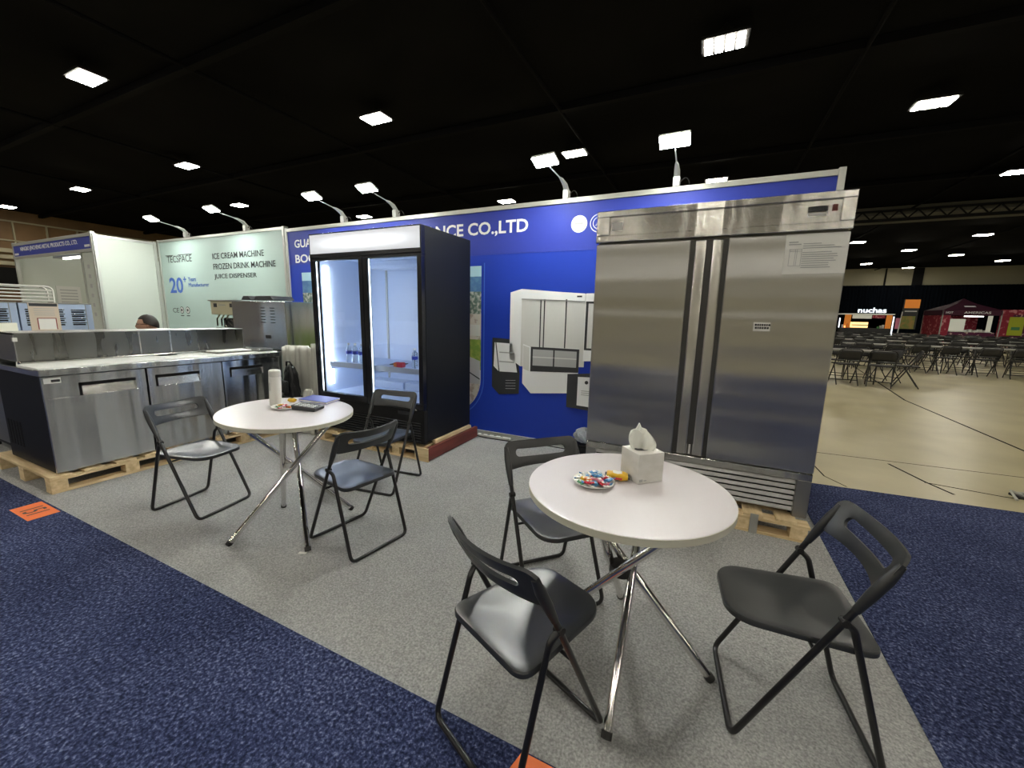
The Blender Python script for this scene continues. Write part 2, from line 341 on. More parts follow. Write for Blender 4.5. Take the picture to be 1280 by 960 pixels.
# ============================================================ BOOTH WALLS
WF = 3.87; WT = 2.46
bw = thing('display_wall', 'royal blue printed booth back wall with white company lettering', 'wall', (0, 3.9, 0))
Y = WF-3.9
box('printed_panel', 'blue', bw, -5.29, .79, Y, Y+.03, .04, 2.42)
poly('header_band', 'blue2', bw, [(-5.29, 1.98), (.79, 1.98), (.79, 2.42), (-5.29, 2.42)], Y-.002)
box('top_rail', 'alu', bw, -5.33, .83, Y-.012, Y+.05, 2.415, WT, .003)
box('bottom_rail', 'alu', bw, -5.33, .83, Y-.02, Y+.05, .006, .05, .003)
for x in (-5.33, .79): box('post', 'alu', bw, x, x+.045, Y-.016, Y+.055, .006, WT+.01, .004)
text('lettering', 'GUANG', 'white_print', bw, -5.155, -4.60, 2.20, 2.305, Y-.0045, .02)
text('lettering', 'BOOTH', 'white_print', bw, -5.155, -4.50, 2.0, 2.11, Y-.0045, .02)
text('lettering', 'APPLIANCE CO.,LTD', 'white_print', bw, -3.40, -1.68, 2.165, 2.315, Y-.0045, .022)
# badges
def disc(cx, cz, r, n=40): return [(cx+r*math.cos(2*PI*k/n), cz+r*math.sin(2*PI*k/n)) for k in range(n)]
poly('badge', 'white_print', bw, disc(-1.155, 2.22, .078), Y-.004)
poly('badge_ring', 'grass_p', bw, disc(-1.155, 2.22, .064), Y-.006); poly('badge_face', 'white_print', bw, disc(-1.155, 2.22, .060), Y-.008)
poly('badge_band', 'grey_print', bw, [(-1.195, 2.213), (-1.115, 2.213), (-1.115, 2.232), (-1.195, 2.232)], Y-.010)
poly('badge', 'white_print', bw, disc(-.968, 2.215, .082), Y-.004); poly('badge_ring', 'blue2', bw, disc(-.968, 2.215, .074), Y-.006)
poly('badge_ring', 'white_print', bw, disc(-.968, 2.215, .054), Y-.008); poly('badge_face', 'blue2', bw, disc(-.968, 2.215, .047), Y-.010)
poly('badge_mark', 'white_print', bw, [(-1.0, 2.19), (-.985, 2.205), (-.97, 2.25), (-.955, 2.205), (-.94, 2.19), (-.968, 2.198)], Y-.012)
# aerial photograph print, rounded lower right corner
def pic(x0, x1, zt, zb, R):
    def clip(z, side):
        if side < 0 or z > zb+R: return 0
        d = zb+R-z; return R-math.sqrt(max(0, R*R-d*d))
    def band(name, m, z0, z1, y):
        n = 8; pr = [(x1-clip(z0+(z1-z0)*k/n, 1), z0+(z1-z0)*k/n) for k in range(n+1)]
        poly(name, m, bw, [(x0, z0)]+pr+[(x0, z1)], y)
    out = [(x0-.04, zb-.04)]+[(x1+.03-(R+.03)*(1-math.cos(a)), zb-.04+(R+.03)*(1-math.sin(a))) for a in [PI/2*(1-k/10) for k in range(11)]]+[(x1+.03, zt+.03), (x1+.042, zt+.03)]
    for a in [PI/2*k/10 for k in range(11)]: out.append((x1+.042-(R+.042)*(1-math.cos(a)), zb-.052+(R+.042)*(1-math.sin(a))))
    out.append((x0-.04, zb-.052)); poly('picture_outline', 'blue3', bw, out, Y-.0025, .001)
    band('picture_sky', 'sky_p', 1.76, zt, Y-.004); band('picture_hills', 'hill_p', 1.60, 1.76, Y-.004); band('picture_town', 'town_p', 1.36, 1.60, Y-.004)
    band('picture_roofs', 'roof_p', 1.08, 1.36, Y-.004); band('picture_lawn', 'grass_p', .74, 1.08, Y-.004); band('picture_yard', 'road_p', .58, .74, Y-.004); band('picture_ground', 'roof_p', zb, .58, Y-.004)
pic(-5.05, -2.215, 1.87, .22, .42)
poly('picture_building', 'lt_print', bw, [(-3.0, 1.12), (-2.23, 1.12), (-2.23, 1.24), (-3.0, 1.27)], Y-.006)
poly('picture_road', 'road_p', bw, [(-2.9, .98), (-2.6, .96), (-2.225, .84), (-2.225, .58), (-2.9, .6)], Y-.006)
poly('picture_line', 'dark_print', bw, [(-2.7, .87), (-2.225, .63), (-2.225, .645), (-2.7, .885)], Y-.008)
poly('picture_pool', 'pool_p', bw, [(-5.04, .72), (-4.6, .74), (-4.6, .98), (-5.04, .95)], Y-.006); poly('picture_line', 'dark_print', bw, [(-4.97, .76), (-4.85, .93), (-4.84, .93), (-4.955, .76)], Y-.008)
# printed appliances
def prt(n, m, p, l=0): poly(n, m, bw, p, Y-.004-.002*l)
prt('printed_fridge', 'lt_print', [(-1.86, .90), (-1.73, .82), (-1.04, .86), (-1.04, 1.57), (-1.73, 1.625), (-1.86, 1.59)])
prt('printed_fridge_side', 'white_print', [(-1.86, .90), (-1.73, .82), (-1.73, 1.625), (-1.86, 1.59)], 1)
prt('printed_fridge_head', 'white_print', [(-1.73, 1.53), (-1.06, 1.505), (-1.06, 1.575), (-1.73, 1.62)], 1)
for x in (-1.515, -1.475, -1.245): prt('printed_line', 'dark_print', [(x-.006, .98), (x+.006, .98), (x+.006, 1.52), (x-.006, 1.52)], 2)
prt('printed_line', 'grey_print', [(-1.73, 1.515), (-1.06, 1.495), (-1.06, 1.503), (-1.73, 1.527)], 2); prt('printed_display', 'dark_print', [(-1.14, 1.54), (-1.09, 1.54), (-1.09, 1.555), (-1.14, 1.555)], 2)
prt('printed_fridge', 'white_print', [(-1.05, .92), (-.60, .95), (-.60, 1.585), (-1.05, 1.575)], 3)
prt('printed_door_frame', 'dark_print', [(-1.045, 1.03), (-.80, 1.03), (-.80, 1.50), (-1.045, 1.50)], 4); prt('printed_glass', 'lt_print', [(-1.02, 1.05), (-.80, 1.05), (-.80, 1.48), (-1.02, 1.48)], 5)
prt('printed_showcase', 'white_print', [(-1.70, .64), (-1.60, .54), (-1.16, .585), (-1.09, .80), (-1.09, 1.04), (-1.61, 1.03), (-1.70, 1.06)], 3)
prt('printed_window', 'dark_print', [(-1.61, .775), (-1.09, .80), (-1.09, 1.035), (-1.61, 1.035)], 4); prt('printed_glass', 'grey_print', [(-1.585, .84), (-1.115, .85), (-1.115, 1.01), (-1.585, 1.01)], 5)
prt('printed_shelf', 'lt_print', [(-1.585, .925), (-1.115, .93), (-1.115, .94), (-1.585, .935)], 6); prt('printed_mullion', 'dark_print', [(-1.36, .79), (-1.345, .79), (-1.345, 1.03), (-1.36, 1.03)], 6)
prt('printed_glass', 'lt_print', [(-1.695, .80), (-1.625, .775), (-1.625, 1.025), (-1.695, 1.045)], 4)
prt('printed_open_case', 'dark_print', [(-2.07, .57), (-1.98, .49), (-1.74, .52), (-1.735, .74), (-1.79, 1.10), (-2.07, 1.11)]); prt('printed_shelf', 'white_print', [(-2.05, .80), (-1.985, .745), (-1.765, .75), (-1.825, 1.055), (-2.04, 1.06)], 1)
for z in (.85, .95): prt('printed_line', 'grey_print', [(-1.98, z), (-1.80, z), (-1.80, z+.012), (-1.98, z+.012)], 2)
prt('printed_line', 'dark_print', [(-1.985, .74), (-1.975, .74), (-2.02, 1.06), (-2.03, 1.06)], 2)
for k in range(4): prt('printed_line', 'grey_print', [(-1.90, .56+.03*k), (-1.78, .57+.03*k), (-1.78, .575+.03*k), (-1.90, .565+.03*k)], 2)
prt('printed_small_case', 'dark_print', [(-1.20, .44), (-.80, .42), (-.80, .82), (-1.20, .78)], 5); prt('printed_glass', 'white_print', [(-1.09, .47), (-.85, .46), (-.85, .77), (-1.09, .76)], 6)
prt('printed_mark', 'dark_print', disc(-1.0, .71, .018, 16), 7)
for k in range(3): prt('printed_line', 'grey_print', [(-1.05, .58+.02*k), (-.95, .58+.02*k), (-.95, .586+.02*k), (-1.05, .586+.02*k)], 7)

aw = thing('display_wall', 'pale aqua printed booth wall reading ice cream machine', 'wall', (0, 3.9, 0))
box('printed_panel', 'cyan_panel', aw, -8.60, -5.37, Y, Y+.03, .04, 2.46)
box('top_rail', 'alu', aw, -8.64, -5.34, Y-.012, Y+.05, 2.455, 2.495, .003)
for x in (-8.645, -5.385): box('post', 'alu', aw, x, x+.045, Y-.016, Y+.055, 0.006, 2.50, .004)
text('lettering', 'TECSPACE', 'dark_print', aw, -8.40, -7.66, 2.115, 2.225, Y-.004, .0)
box('lettering_bar', 'dark_print', aw, -8.05, -7.64, Y-.004, Y-.002, 2.228, 2.238); box('lettering_bar', 'dark_print', aw, -8.44, -8.20, Y-.004, Y-.002, 2.228, 2.238)
text('lettering', '20', 'blue_text', aw, -8.41, -8.0, 1.61, 1.87, Y-.004, .02); text('lettering', '+', 'blue_text', aw, -7.975, -7.89, 1.79, 1.88, Y-.004, .02)
text('lettering', 'Years', 'blue_text', aw, -7.83, -7.60, 1.80, 1.87, Y-.004, .0); text('lettering', 'Manufacturer', 'blue_text', aw, -7.83, -7.25, 1.71, 1.775, Y-.004, .0)
for s_, x1_, z_ in (('ICE CREAM MACHINE', -5.82, 2.125), ('FROZEN DRINK MACHINE', -5.58, 1.968), ('JUICE DISPENSER', -6.02, 1.81)): text('lettering', s_, 'dark_print', aw, -7.08, x1_, z_, z_+.088, Y-.004, .006)
text('lettering', 'CE', 'dark_print', aw, -8.40, -8.21, 1.28, 1.36, Y-.004, .0)
for x in (-8.12, -7.94):
    poly('printed_seal', 'dark_print', aw, disc(x, 1.325, .06, 20), Y-.004); poly('printed_seal', 'lt_print', aw, disc(x, 1.325, .048, 20), Y-.006)
    poly('printed_seal', 'dark_print', aw, disc(x, 1.325, .026, 6), Y-.008); box('lettering_bar', 'dark_print', aw, x-.05, x+.05, Y-.004, Y-.002, 1.225, 1.24)
sw = thing('partition_wall', 'plain white booth side partition at the corner left of the aqua wall', 'wall', (-8.66, 3.06, 0))
box('panel', 'white_panel', sw, -.012, .012, 0, .79, .03, 2.42); box('top_rail', 'alu', sw, -.02, .02, 0, .79, 2.42, 2.46, .003)
for y in (0, .76): box('post', 'alu', sw, -.025, .025, y-.02, y+.02, 0, 2.47, .003)

# neighbouring booth at far left
nb = thing('exhibit_booth', 'white shell booth with violet name board at far left', 'booth', (-10.2, 3.06, 0))
box('name_board', 'blue2', nb, -1.64, 1.50, -.03, 0, 2.245, 2.43); box('top_rail', 'alu', nb, -1.66, 1.52, -.04, .01, 2.43, 2.48, .003); box('lower_rail', 'alu', nb, -1.66, 1.52, -.04, .01, 2.20, 2.245, .003)
text('lettering', 'NINGBO JINCHENG METAL PRODUCTS CO., LTD.', 'white_print', nb, -1.30, 1.05, 2.31, 2.40, -.032, .012)
box('booth_number', 'white_print', nb, 1.28, 1.46, -.033, -.031, 2.275, 2.31); box('booth_number', 'white_print', nb, -1.60, -1.42, -.033, -.031, 2.265, 2.30)
for x in (-1.68, 1.49): box('post', 'alu', nb, x, x+.05, -.035, .015, 0, 2.50, .004)
box('front_panel', 'white_panel', nb, 1.10, 1.48, -.012, .006, .03, 2.2); box('post', 'alu', nb, 1.07, 1.10, -.03, .015, 0, 2.2, .003)
for k in range(6): box('panel_print', 'grey_print', nb, 1.22, 1.30, -.014, -.012, 1.2+.15*k, 1.26+.15*k)
box('side_panel', 'white_panel', nb, -1.70, -1.67, 0, 3, .0, 2.45); box('back_panel', 'white_panel', nb, -1.67, 1.50, 2.97, 3, .0, 2.45); box('side_panel', 'white_panel', nb, 1.505, 1.525, .83, 3, .0, 2.45)
box('light_tube', 'tube_glow', nb, -.2, .5, .16, .20, 2.17, 2.195); box('light_housing', 'alu', nb, -.5, .7, .13, .23, 2.196, 2.23)
box('wall_notice', 'lt_print', nb, -1.668, -1.66, .45, .80, 1.35, 1.75)
for k in range(5): box('notice_line', 'grey_print', nb, -1.66, -1.657, .50, .75, 1.42+.06*k, 1.445+.06*k)

# ============================================================ LIGHTS
def highbay():
    t = thing('highbay_light', '', 'ceiling light', (0, 0, 0), 0, 'high-bay lights under the black ceiling')
    box('housing', 'black_matte', t, -.60, .60, -.40, .40, .02, .10)
    for k in range(4): box('led_bar', 'bar', t, -.51+k*.27, -.51+k*.27+.20, -.33, .33, -.012, .02)
    MB().tube([(-.4, 0, .1), (0, 0, .55), (.4, 0, .1)], .012, 5).build('hanger', 'black_matte', t)
    return t
hb = highbay(); first = True
VIS = [((-19.73, 7.39), 'large high-bay light at the upper left of the black ceiling'), ((-12.62, 13.46), 'round-looking warm high-bay light above the black glass door cooler'),
 ((-.19, 13.95), 'big four-bar high-bay light highest in view above the steel fridge'), ((6.59, 20.3), 'slanting four-bar high-bay light right of the topmost one'),
 ((-26.2, 13.5), 'high-bay light above the aqua booth wall, left of the cooler'), ((-38.2, 13.2), 'small high-bay light above the violet name board booth'),
 ((-50.8, 13.1), 'small high-bay light at the left edge above the brown clad wall'), ((-32.0, 19.7), 'tiny high-bay light just right of the second arm lamp'),
 ((-25.7, 25.7), 'tiny high-bay light peeping over the blue wall above the cooler'), ((-12.9, 25.9), 'tiny high-bay light over the middle of the blue wall top'),
 ((-6.3, 19.8), 'warm high-bay light beside the arm lamp over the blue and white lettering'), ((-.1, 26.4), 'high-bay light just above the blue wall behind the steel fridge'),
 ((12.7, 38.9), 'oval high-bay light in front of the pale duct'), ((12.7, 50.6), 'high-bay light touching the upper right corner of the steel fridge'),
 ((18.8, 57.5), 'distant high-bay light below the pale duct, middle of the cluster'), ((24.6, 62.8), 'distant high-bay light right of the cluster middle'),
 ((24.8, 75.1), 'lower distant high-bay light just over the beige wall'), ((18.5, 68.9), 'lowest left distant high-bay light beside the fridge edge'),
 ((31.4, 69.5), 'distant high-bay light far right over the beige wall'), ((13.6, 30.4), 'high-bay light cut by the right edge of the picture'), ((20.9, 49.7), 'oval high-bay light below the pale duct at right')]
pts = [(p, l) for p, l in VIS]
# the same hall grid carried on around and behind the camera
for gx in range(-3, 4):
    for gy in range(-7, 3):
        x = -.19+gx*12.5+(6.3 if gy % 2 else 0); y = 1.4+gy*6.2-(0 if gy % 2 == 0 else 0)
        if all(math.hypot(x-p[0][0], y-p[0][1]) > 6 for p in pts) and not (gx == 0 and gy == 0 and False):
            pts.append(((x, y), 'high-bay light of the ceiling grid outside the photograph'))
for (x, y), l in pts:
    o = hb if first else protocopy(hb); first = False if not first else (protocopy, False)[1]
    o.location = (x, y, 9.0); label(o, l)
def arm_light(x, lab, skew=0):
    t = thing('arm_light', lab, 'spotlight', (x, 3.9, WT-.005 if x > -5.3 else 2.49), 0, 'arm lights clipped to the booth wall tops')
    MB().box(-.028, .028, -.045, .03, 0, .085).build('clamp', 'silver', t, bevel=.006)
    T = Matrix.Rotation(skew, 4, 'Z')
    MB().tube([(0, .0, .075), (0, -.05, .125), (0, -.12, .15), (0, -.17, .155)], [.026, .024, .016, .008], 10, T=T).build('arm_base', 'silver', t, smooth=True)
    MB().tube([(0, -.16, .155), (0, -.44, .195)], .0055, 8, T=T).build('arm_rod', 'silver', t, smooth=True)
    TH = T @ Matrix.Translation((0, -.42, .20)) @ Matrix.Rotation(math.radians(-24), 4, 'X') @ Matrix.Translation((0, .42, -.20))
    MB().box(-.11, .11, -.52, -.40, .187, .210, T=TH).build('lamp_head', 'silver', t, bevel=.006)
    MB().box(-.105, .105, -.515, -.405, .182, .1875, T=TH).build('led_panel', 'arm_led', t)
    MB().tube(bend([(.03, .0, .05), (.07, .0, .085), (.10, .01, .05), (.10, .03, .0)], .03), .004, 6).build('cable', 'rubber', t)
arm_light(-.322, 'arm spotlight clipped to the blue wall directly above the steel fridge', 0)
arm_light(-1.30, 'arm spotlight on the blue wall above the round badges', -.12)
arm_light(-3.39, 'arm spotlight on the blue wall above the black cooler right side')
arm_light(-4.233, 'arm spotlight on the blue wall above the black cooler left side')
arm_light(-6.214, 'arm spotlight on the aqua wall top above the word machine')
arm_light(-7.784, 'arm spotlight on the aqua wall top nearest the white corner')

# ============================================================ PALLETS
def pallet(name, lab, x0, x1, y0, y1, along, h=.125, nb=7, red=False, strap_at=None):
    """open pallet: three long bearers of blocks run across; along='x' when the long visible front runs along X"""
    cx, cy = (x0+x1)/2, (y0+y1)/2; t = thing(name, lab, 'pallet', (cx, cy, .006))
    a, b = ((x1-x0)/2, (y1-y0)/2); th = .018
    wm, wm2 = ('wood', 'woodx') if along == 'x' else ('woodx', 'wood')
    L, D = (a, b) if along == 'x' else (b, a)
    def bx(nm, m, u0, u1, v0, v1, z0, z1):  # u along the front, v into depth
        if along == 'x': return box(nm, m, t, u0, u1, v0, v1, z0, z1, .002)
        return box(nm, m, t, v0, v1, u0, u1, z0, z1, .002)
    for v in (-D, -.05, D-.10):   # bottom boards, blocks, stringer boards
        bx('bottom_board', wm, -L, L, v, v+.10, 0, th)
        for u in ((-L, -L*.5-.04, -.05, L*.5-.05, L-.10)): bx('block', wm2, u, u+.09, v+.003, v+.097, th, h-2*th)
        bx('stringer_board', wm, -L, L, v, v+.10, h-2*th, h-th)
    n = max(6, int(2*L/.17)); g = 2*L/n
    for k in range(n): bx('deck_board', wm2, -L+k*g, -L+k*g+g*random.uniform(.60, .74), -D, D, h-th, h)
    return t
pallet('pallet', 'pale pine pallet under the three-door prep counter', -5.23, -4.13, 1.03, 2.86, 'y')
p2 = pallet('pallet', 'pine pallet under the black glass door cooler with a red-brown side board', -3.60, -2.20, 2.835, 3.72, 'x')
box('side_board', 'redwood', p2, .70, .735, -.44, .44, .012, .128, .002)['label'] = 'red-brown painted side board'
box('front_end_block', 'wood', p2, .58, .733, -.445, -.425, .0, .128, .002)
box('loose_board', 'woodx', p2, .655, .697, -.28, .36, .127, .160, .002)['label'] = 'loose pale board lying on the pallet edge'
p3 = pallet('pallet', 'pine pallet with a grey strap under the stainless two-door fridge', -.74, .70, 2.82, 3.74, 'x')
box('strap', 'strap', p3, .40, .445, -.467, -.4605, 0, .13)
for u in (.2,): pass
# ============================================================ STAINLESS FRIDGE
fr = thing('upright_fridge', 'tall two-door stainless steel upright fridge on a pine pallet', 'fridge', (-.02, 2.9, .131))
zb = -.131
def FB(n, m, x0, x1, y0, y1, z0, z1, bev=.003, par=None): return box(n, m, par or fr, x0+.02, x1+.02, y0, y1, z0+zb, z1+zb, bev)
FB('body', 'steel_dull', -.728, .688, .045, .80, .175, 2.05)
for x in (-.70, .60):
    for y in (.06, .70): FB('foot', 'black_matte', x, x+.07, y, y+.07, .132, .176)
hd = FB('header', 'steel_head', -.732, .692, -.005, .05, 1.862, 2.066, .004)
for q in ((-.732, .692, 2.026, 2.066), (-.732, .692, 1.862, 1.905), (-.732, -.645, 1.905, 2.026), (.630, .692, 1.905, 2.026)):
    FB('header_rim', 'steel_head', q[0], q[1], -.022, -.004, q[2], q[3], .003)
FB('controller', 'black', .475, .568, -.014, -.004, 1.965, 1.995, .002); FB('rating_plate', 'lt_print', -.63, -.56, -.008, -.004, 1.94, 1.99, 0); FB('info_label', 'lt_print', .48, .565, -.008, -.004, 1.945, 1.960, 0)
FB('power_switch', 'redwood', .588, .612, -.015, -.004, 1.962, 1.998, .002)
for (x0, x1, g0, g1) in ((-.728, -.125, -.096, -.030), (.094, .688, .004, .070)):
    d = FB('door', 'steel_door', x0, x1, -.012, .045, .432, 1.850, .006)
    FB('handle_recess', 'shaded_steel', (x1 if x0 < -.5 else g1), (g0 if x0 < -.5 else x0), .022, .043, .432, 1.850, 0, fr)
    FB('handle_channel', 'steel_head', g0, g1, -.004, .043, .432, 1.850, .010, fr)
FB('centre_gap', 'shaded_steel', -.030, .004, .03, .044, .432, 1.85, 0)
FB('light_slit', 'lt_print', -.020, -.008, .020, .030, .435, .50, 0)
FB('base_rail', 'steel_head', -.728, .688, -.006, .045, .378, .425, .003)
FB('grille_post', 'steel_dull', -.728, -.655, -.004, .045, .175, .378, .003); FB('grille_post', 'steel_dull', .612, .688, -.004, .045, .135, .378, .003)
FB('grille_back', 'black_matte', -.655, .612, .030, .046, .160, .378, 0)
for k in range(6):
    T = Matrix.Translation((0, .014, .357-.036*k+zb)) @ Matrix.Rotation(math.radians(-24), 4, 'X')
    MB().box(-.655+.02, .612+.02, -.0025, .0025, -.0135, .0135, T).build('grille_slat', 'steel_dull', fr, bevel=.002)
pp = FB('data_sheet', 'paper', .388, .684, -.016, -.0125, 1.625, 1.846, 0)
pg = MB()
for k in range(12):
    if k in (3,): continue
    z = 1.79-k*.012; x1 = random.uniform(.60, .665) if k else .56
    pg.box(.475+.02-.02+.02, x1+.02, -.0175, -.0165, z+zb, z+.004+zb)
pg.box(.405+.02, .45+.02, -.0175, -.0165, 1.80+zb, 1.806+zb); pg.box(.405+.02, .465+.02, -.0175, -.0165, 1.788+zb, 1.793+zb)
pg.build('print_lines', 'grey_print', pp)
dd = MB()
for x in (.412, .440, .448, .470): dd.box(x+.02, x+.022, -.0175, -.0165, 1.67+zb, 1.765+zb)
for z in (1.67, 1.762, 1.752): dd.box(.412+.02, .472+.02, -.0175, -.0165, z+zb, z+.002+zb)
dd.build('print_drawing', 'grey_print', pp)
lb = FB('door_label', 'paper', .276, .364, -.0145, -.0125, 1.289, 1.343, 0)
pg = MB()
for z, x0, x1 in ((1.320, .283, .357), (1.302, .285, .350)):
    x = x0
    while x < x1: w_ = random.uniform(.006, .012); pg.box(x+.02, x+w_+.02, -.0155, -.0146, z+zb, z+.012+zb); x += w_+.003
pg.build('print_lines', 'dark_print', lb)

# ============================================================ BLACK COOLER
ck = thing('glass_door_cooler', 'black double glass door display cooler lit white inside, on a pallet', 'display cooler', (-2.91, 2.85, .131))
def KB(n, m, x0, x1, y0, y1, z0, z1, bev=.003, par=None): return box(n, m, par or ck, x0+2.91, x1+2.91, y0, y1, z0+zb, z1+zb, bev)
X0, X1 = -3.592, -2.222
KB('side_panel', 'black_side', X1-.05, X1, .055, .80, .17, 2.095, .004); KB('side_panel', 'black_side', X0, X0+.05, .055, .80, .17, 2.095, .004)
KB('back_panel', 'black', X0+.05, X1-.05, .76, .80, .17, 2.095); KB('top_panel', 'black', X0+.05, X1-.05, .055, .76, 1.93, 2.095); KB('base_box', 'black', X0+.05, X1-.05, .055, .76, .17, .50)
KB('liner_back', 'coolw', X0+.05, X1-.05, .745, .76, .50, 1.93, 0); KB('liner_floor', 'coolw', X0+.05, X1-.05, .07, .745, .50, .515, 0); KB('liner_ceiling', 'coolw', X0+.05, X1-.05, .07, .745, 1.90, 1.93, 0)
KB('liner_side', 'coolw', X0+.05, X0+.06, .07, .745, .515, 1.90, 0); KB('liner_side', 'coolw', X1-.06, X1-.05, .07, .745, .515, 1.90, 0)
lf = KB('sign_frame', 'black', X0, X1, 0, .055, 1.865, 2.095, .004); KB('light_panel', 'lightbox', X0+.018, X1-.012, -.004, .001, 1.905, 2.082, 0)
KB('door_frame_rail', 'black', X0, X1, .012, .055, 1.848, 1.866, 0)
for (a, b_) in ((X0+.003, -2.902), (-2.897, X1-.003)):
    d = KB('door', 'black', a, b_, 0, .05, .475, .535, .003)
    KB('frame_rail', 'black', a, b_, 0, .05, 1.838, 1.862, .003, ck); KB('frame_stile', 'black', a, a+.052, 0, .05, .535, 1.84, .003, ck); KB('frame_stile', 'black', b_-.045, b_, 0, .05, .535, 1.84, .003, ck)
    KB('door_glass', 'glass', a+.05, b_-.043, .018, .024, .535, 1.84, 0, ck)
    KB('glass_spacer', 'led_dim', a+.054, a+.060, .026, .034, .54, 1.835, 0, ck)  # spacer is given a glow of its own, though it is no lamp
KB('led_strip', 'led', X0+.068, X0+.095, .12, .14, .60, 1.80, 0); KB('led_strip', 'led_dim', -2.93, -2.915, .09, .105, .60, 1.75, 0); KB('led_strip', 'led_dim', X1-.085, X1-.07, .12, .14, .60, 1.80, 0)
for x in (-3.30, -2.75, -2.62): KB('shelf_standard', 'alu', x, x+.022, .735, .746, .52, 1.88, 0)
sh = MB()
for (a, b_) in ((X0+.10, -2.93), (-2.90, X1-.07)):
    for z in (.825,):
        sh.box(a+2.91, b_+2.91, .10, .115, z-.02+zb, z+.012+zb)
        n = 24
        for k in range(n): sh.tube([(a+2.91+(b_-a)*k/n, .11, z+zb), (a+2.91+(b_-a)*k/n, .72, z+zb)], .0035, 4)
        for yy in (.25, .45, .70): sh.tube([(a+2.91, yy, z-.006+zb), (b_+2.91, yy, z-.006+zb)], .006, 4)
sh.build('wire_shelf', 'coolw', ck)
for (a, b_) in ((X0+.10, -2.93), (-2.90, X1-.07)):
    KB('price_rail', 'coolw', a, b_, .088, .098, .79, .842, .003); KB('rear_rail', 'coolw', a, b_, .70, .715, .74, .80, .003)
    KB('shelf_bracket', 'coolw', a, a+.012, .10, .72, .76, .822, 0); KB('floor_ledge', 'coolw', a, b_, .55, .745, .515, .60, .01)
KB('fan_cover', 'coolw', X0+.2, X1-.2, .55, .745, 1.82, 1.90, .01)
gr = KB('grille_panel', 'black_matte', X0, X1, .005, .055, .16, .472, .003)
for k in range(8): KB('grille_slat', 'black', X0+.03, X1-.03, -.006, .006, .185+k*.024, .195+k*.024, .002)
KB('door_lock', 'chrome', X1-.09, X1-.07, -.012, .001, .475, .492, .002); KB('control_window', 'black', X1-.30, X1-.16, -.004, .006, .42, .455, .002)
for x in (X0+.08, X1-.12):
    for y in (.10, .68): KB('caster', 'rubber', x, x+.04, y, y+.05, .131, .171, .006)
def bottle(x, y, z, lab, h=.20, r=.030, band='blue2'):
    t = thing('water_bottle', lab, 'bottle', (x, y, z), 0, 'water bottles on the cooler shelf')
    MB().lathe([(r*.9, 0), (r, .01), (r, h*.3), (r*.9, h*.36), (r, h*.42), (r, h*.62), (r*.8, h*.74), (r*.4, h*.86), (r*.38, h*.93)], 16).build('body', 'cap', t, smooth=True)
    MB().lathe([(r*1.02, h*.44), (r*1.02, h*.6)], 16).build('label', band, t, smooth=True); MB().lathe([(r*.42, h*.92), (r*.42, h)], 12).build('cap', 'plastic_w', t)
for i, x in enumerate((-3.33, -3.24, -3.15, -3.05)): bottle(x, 2.85+.20, .829+.0035, ['first', 'second', 'third', 'fourth'][i]+' clear water bottle from the left behind the left cooler door')
for i, x in enumerate((-2.47, -2.39, -2.32)): bottle(x, 3.05+.05*i, .8325, ['left', 'middle', 'right'][i]+' one of three clear bottles behind the right cooler door', .19)
t = thing('drink_can', 'dark can standing beside the red snack pack in the cooler', 'can', (-2.60, 3.22, .8325)); MB().lathe([(.022, 0), (.025, .01), (.025, .12), (.02, .13)], 16).build('body', 'dark_print', t, smooth=True)
t = thing('snack_pack', 'red and orange snack pack on the cooler shelf', 'snack', (-2.63, 3.02, .8325)); MB().box(-.05, .05, -.03, .03, 0, .05).build('pack', 'red', t, bevel=.012); MB().box(-.05, -.015, -.033, -.028, .005, .045).build('window', 'orange_w', t, bevel=.002)
t = thing('paper_slip', 'dark folded leaflet lying on the right cooler shelf', 'leaflet', (-2.78, 3.2, .8325), .3); MB().box(-.09, .06, -.06, .06, 0, .006).build('sheet', 'dark_print', t)

# ============================================================ PREP COUNTER
pc = thing('prep_counter', 'three-door stainless pizza prep counter with white cutting board on a pallet', 'counter', (-4.6, 1.96, .131))
def PB(n, m, x0, x1, y0, y1, z0, z1, bev=.003, par=None): return box(n, m, par or pc, x0+4.6, x1+4.6, y0-1.96, y1-1.96, z0+zb, z1+zb, bev)
PB('body', 'black_side', -5.05, -4.19, 1.085, 2.835, .135, .858, .004)
for i, (a, b_) in enumerate(((1.083, 1.668), (1.682, 2.258), (2.268, 2.838))):
    y0_, y1_ = a+.185, b_-.065 if i == 0 else b_-.19
    y0_, y1_ = ((1.268, 1.604), (1.735, 2.068), (2.33, 2.66))[i]; z0_, z1_ = .694, .788
    m = 'steel_counter'
    dpar = PB('door', m, -4.19, -4.168, a, b_, .140, z0_, .002)
    PB('door_upper', m, -4.19, -4.168, a, b_, z1_, .852, 0, dpar).parent = pc
    bpy.data.objects
    PB('door_cheek', m, -4.19, -4.168, a, y0_, z0_, z1_, 0); PB('door_cheek', m, -4.19, -4.168, y1_, b_, z0_, z1_, 0)
    PB('handle_shade_strip', 'black_matte', -4.189, -4.166, y0_, y1_, z1_-.016, z1_+.002, 0)  # solid black strips stand in for the shade round the handle recess
    PB('handle_shade_strip', 'black_matte', -4.189, -4.166, y0_-.002, y0_+.014, z0_, z1_, 0)
    T = Matrix.Translation((-4.181+4.6, 0, z0_+zb)) @ Matrix.Rotation(math.radians(-10), 4, 'Y')
    MB().box(-.003, .003, y0_+.013-1.96, y1_-1.96, 0, z1_-z0_-.014, T).build('handle', 'steel_head', pc)
PB('maker_label', 'paper', -4.168, -4.1665, 1.094, 1.18, .803, .842, 0); PB('label_print', 'dark_print', -4.1665, -4.1655, 1.13, 1.175, .812, .83, 0)
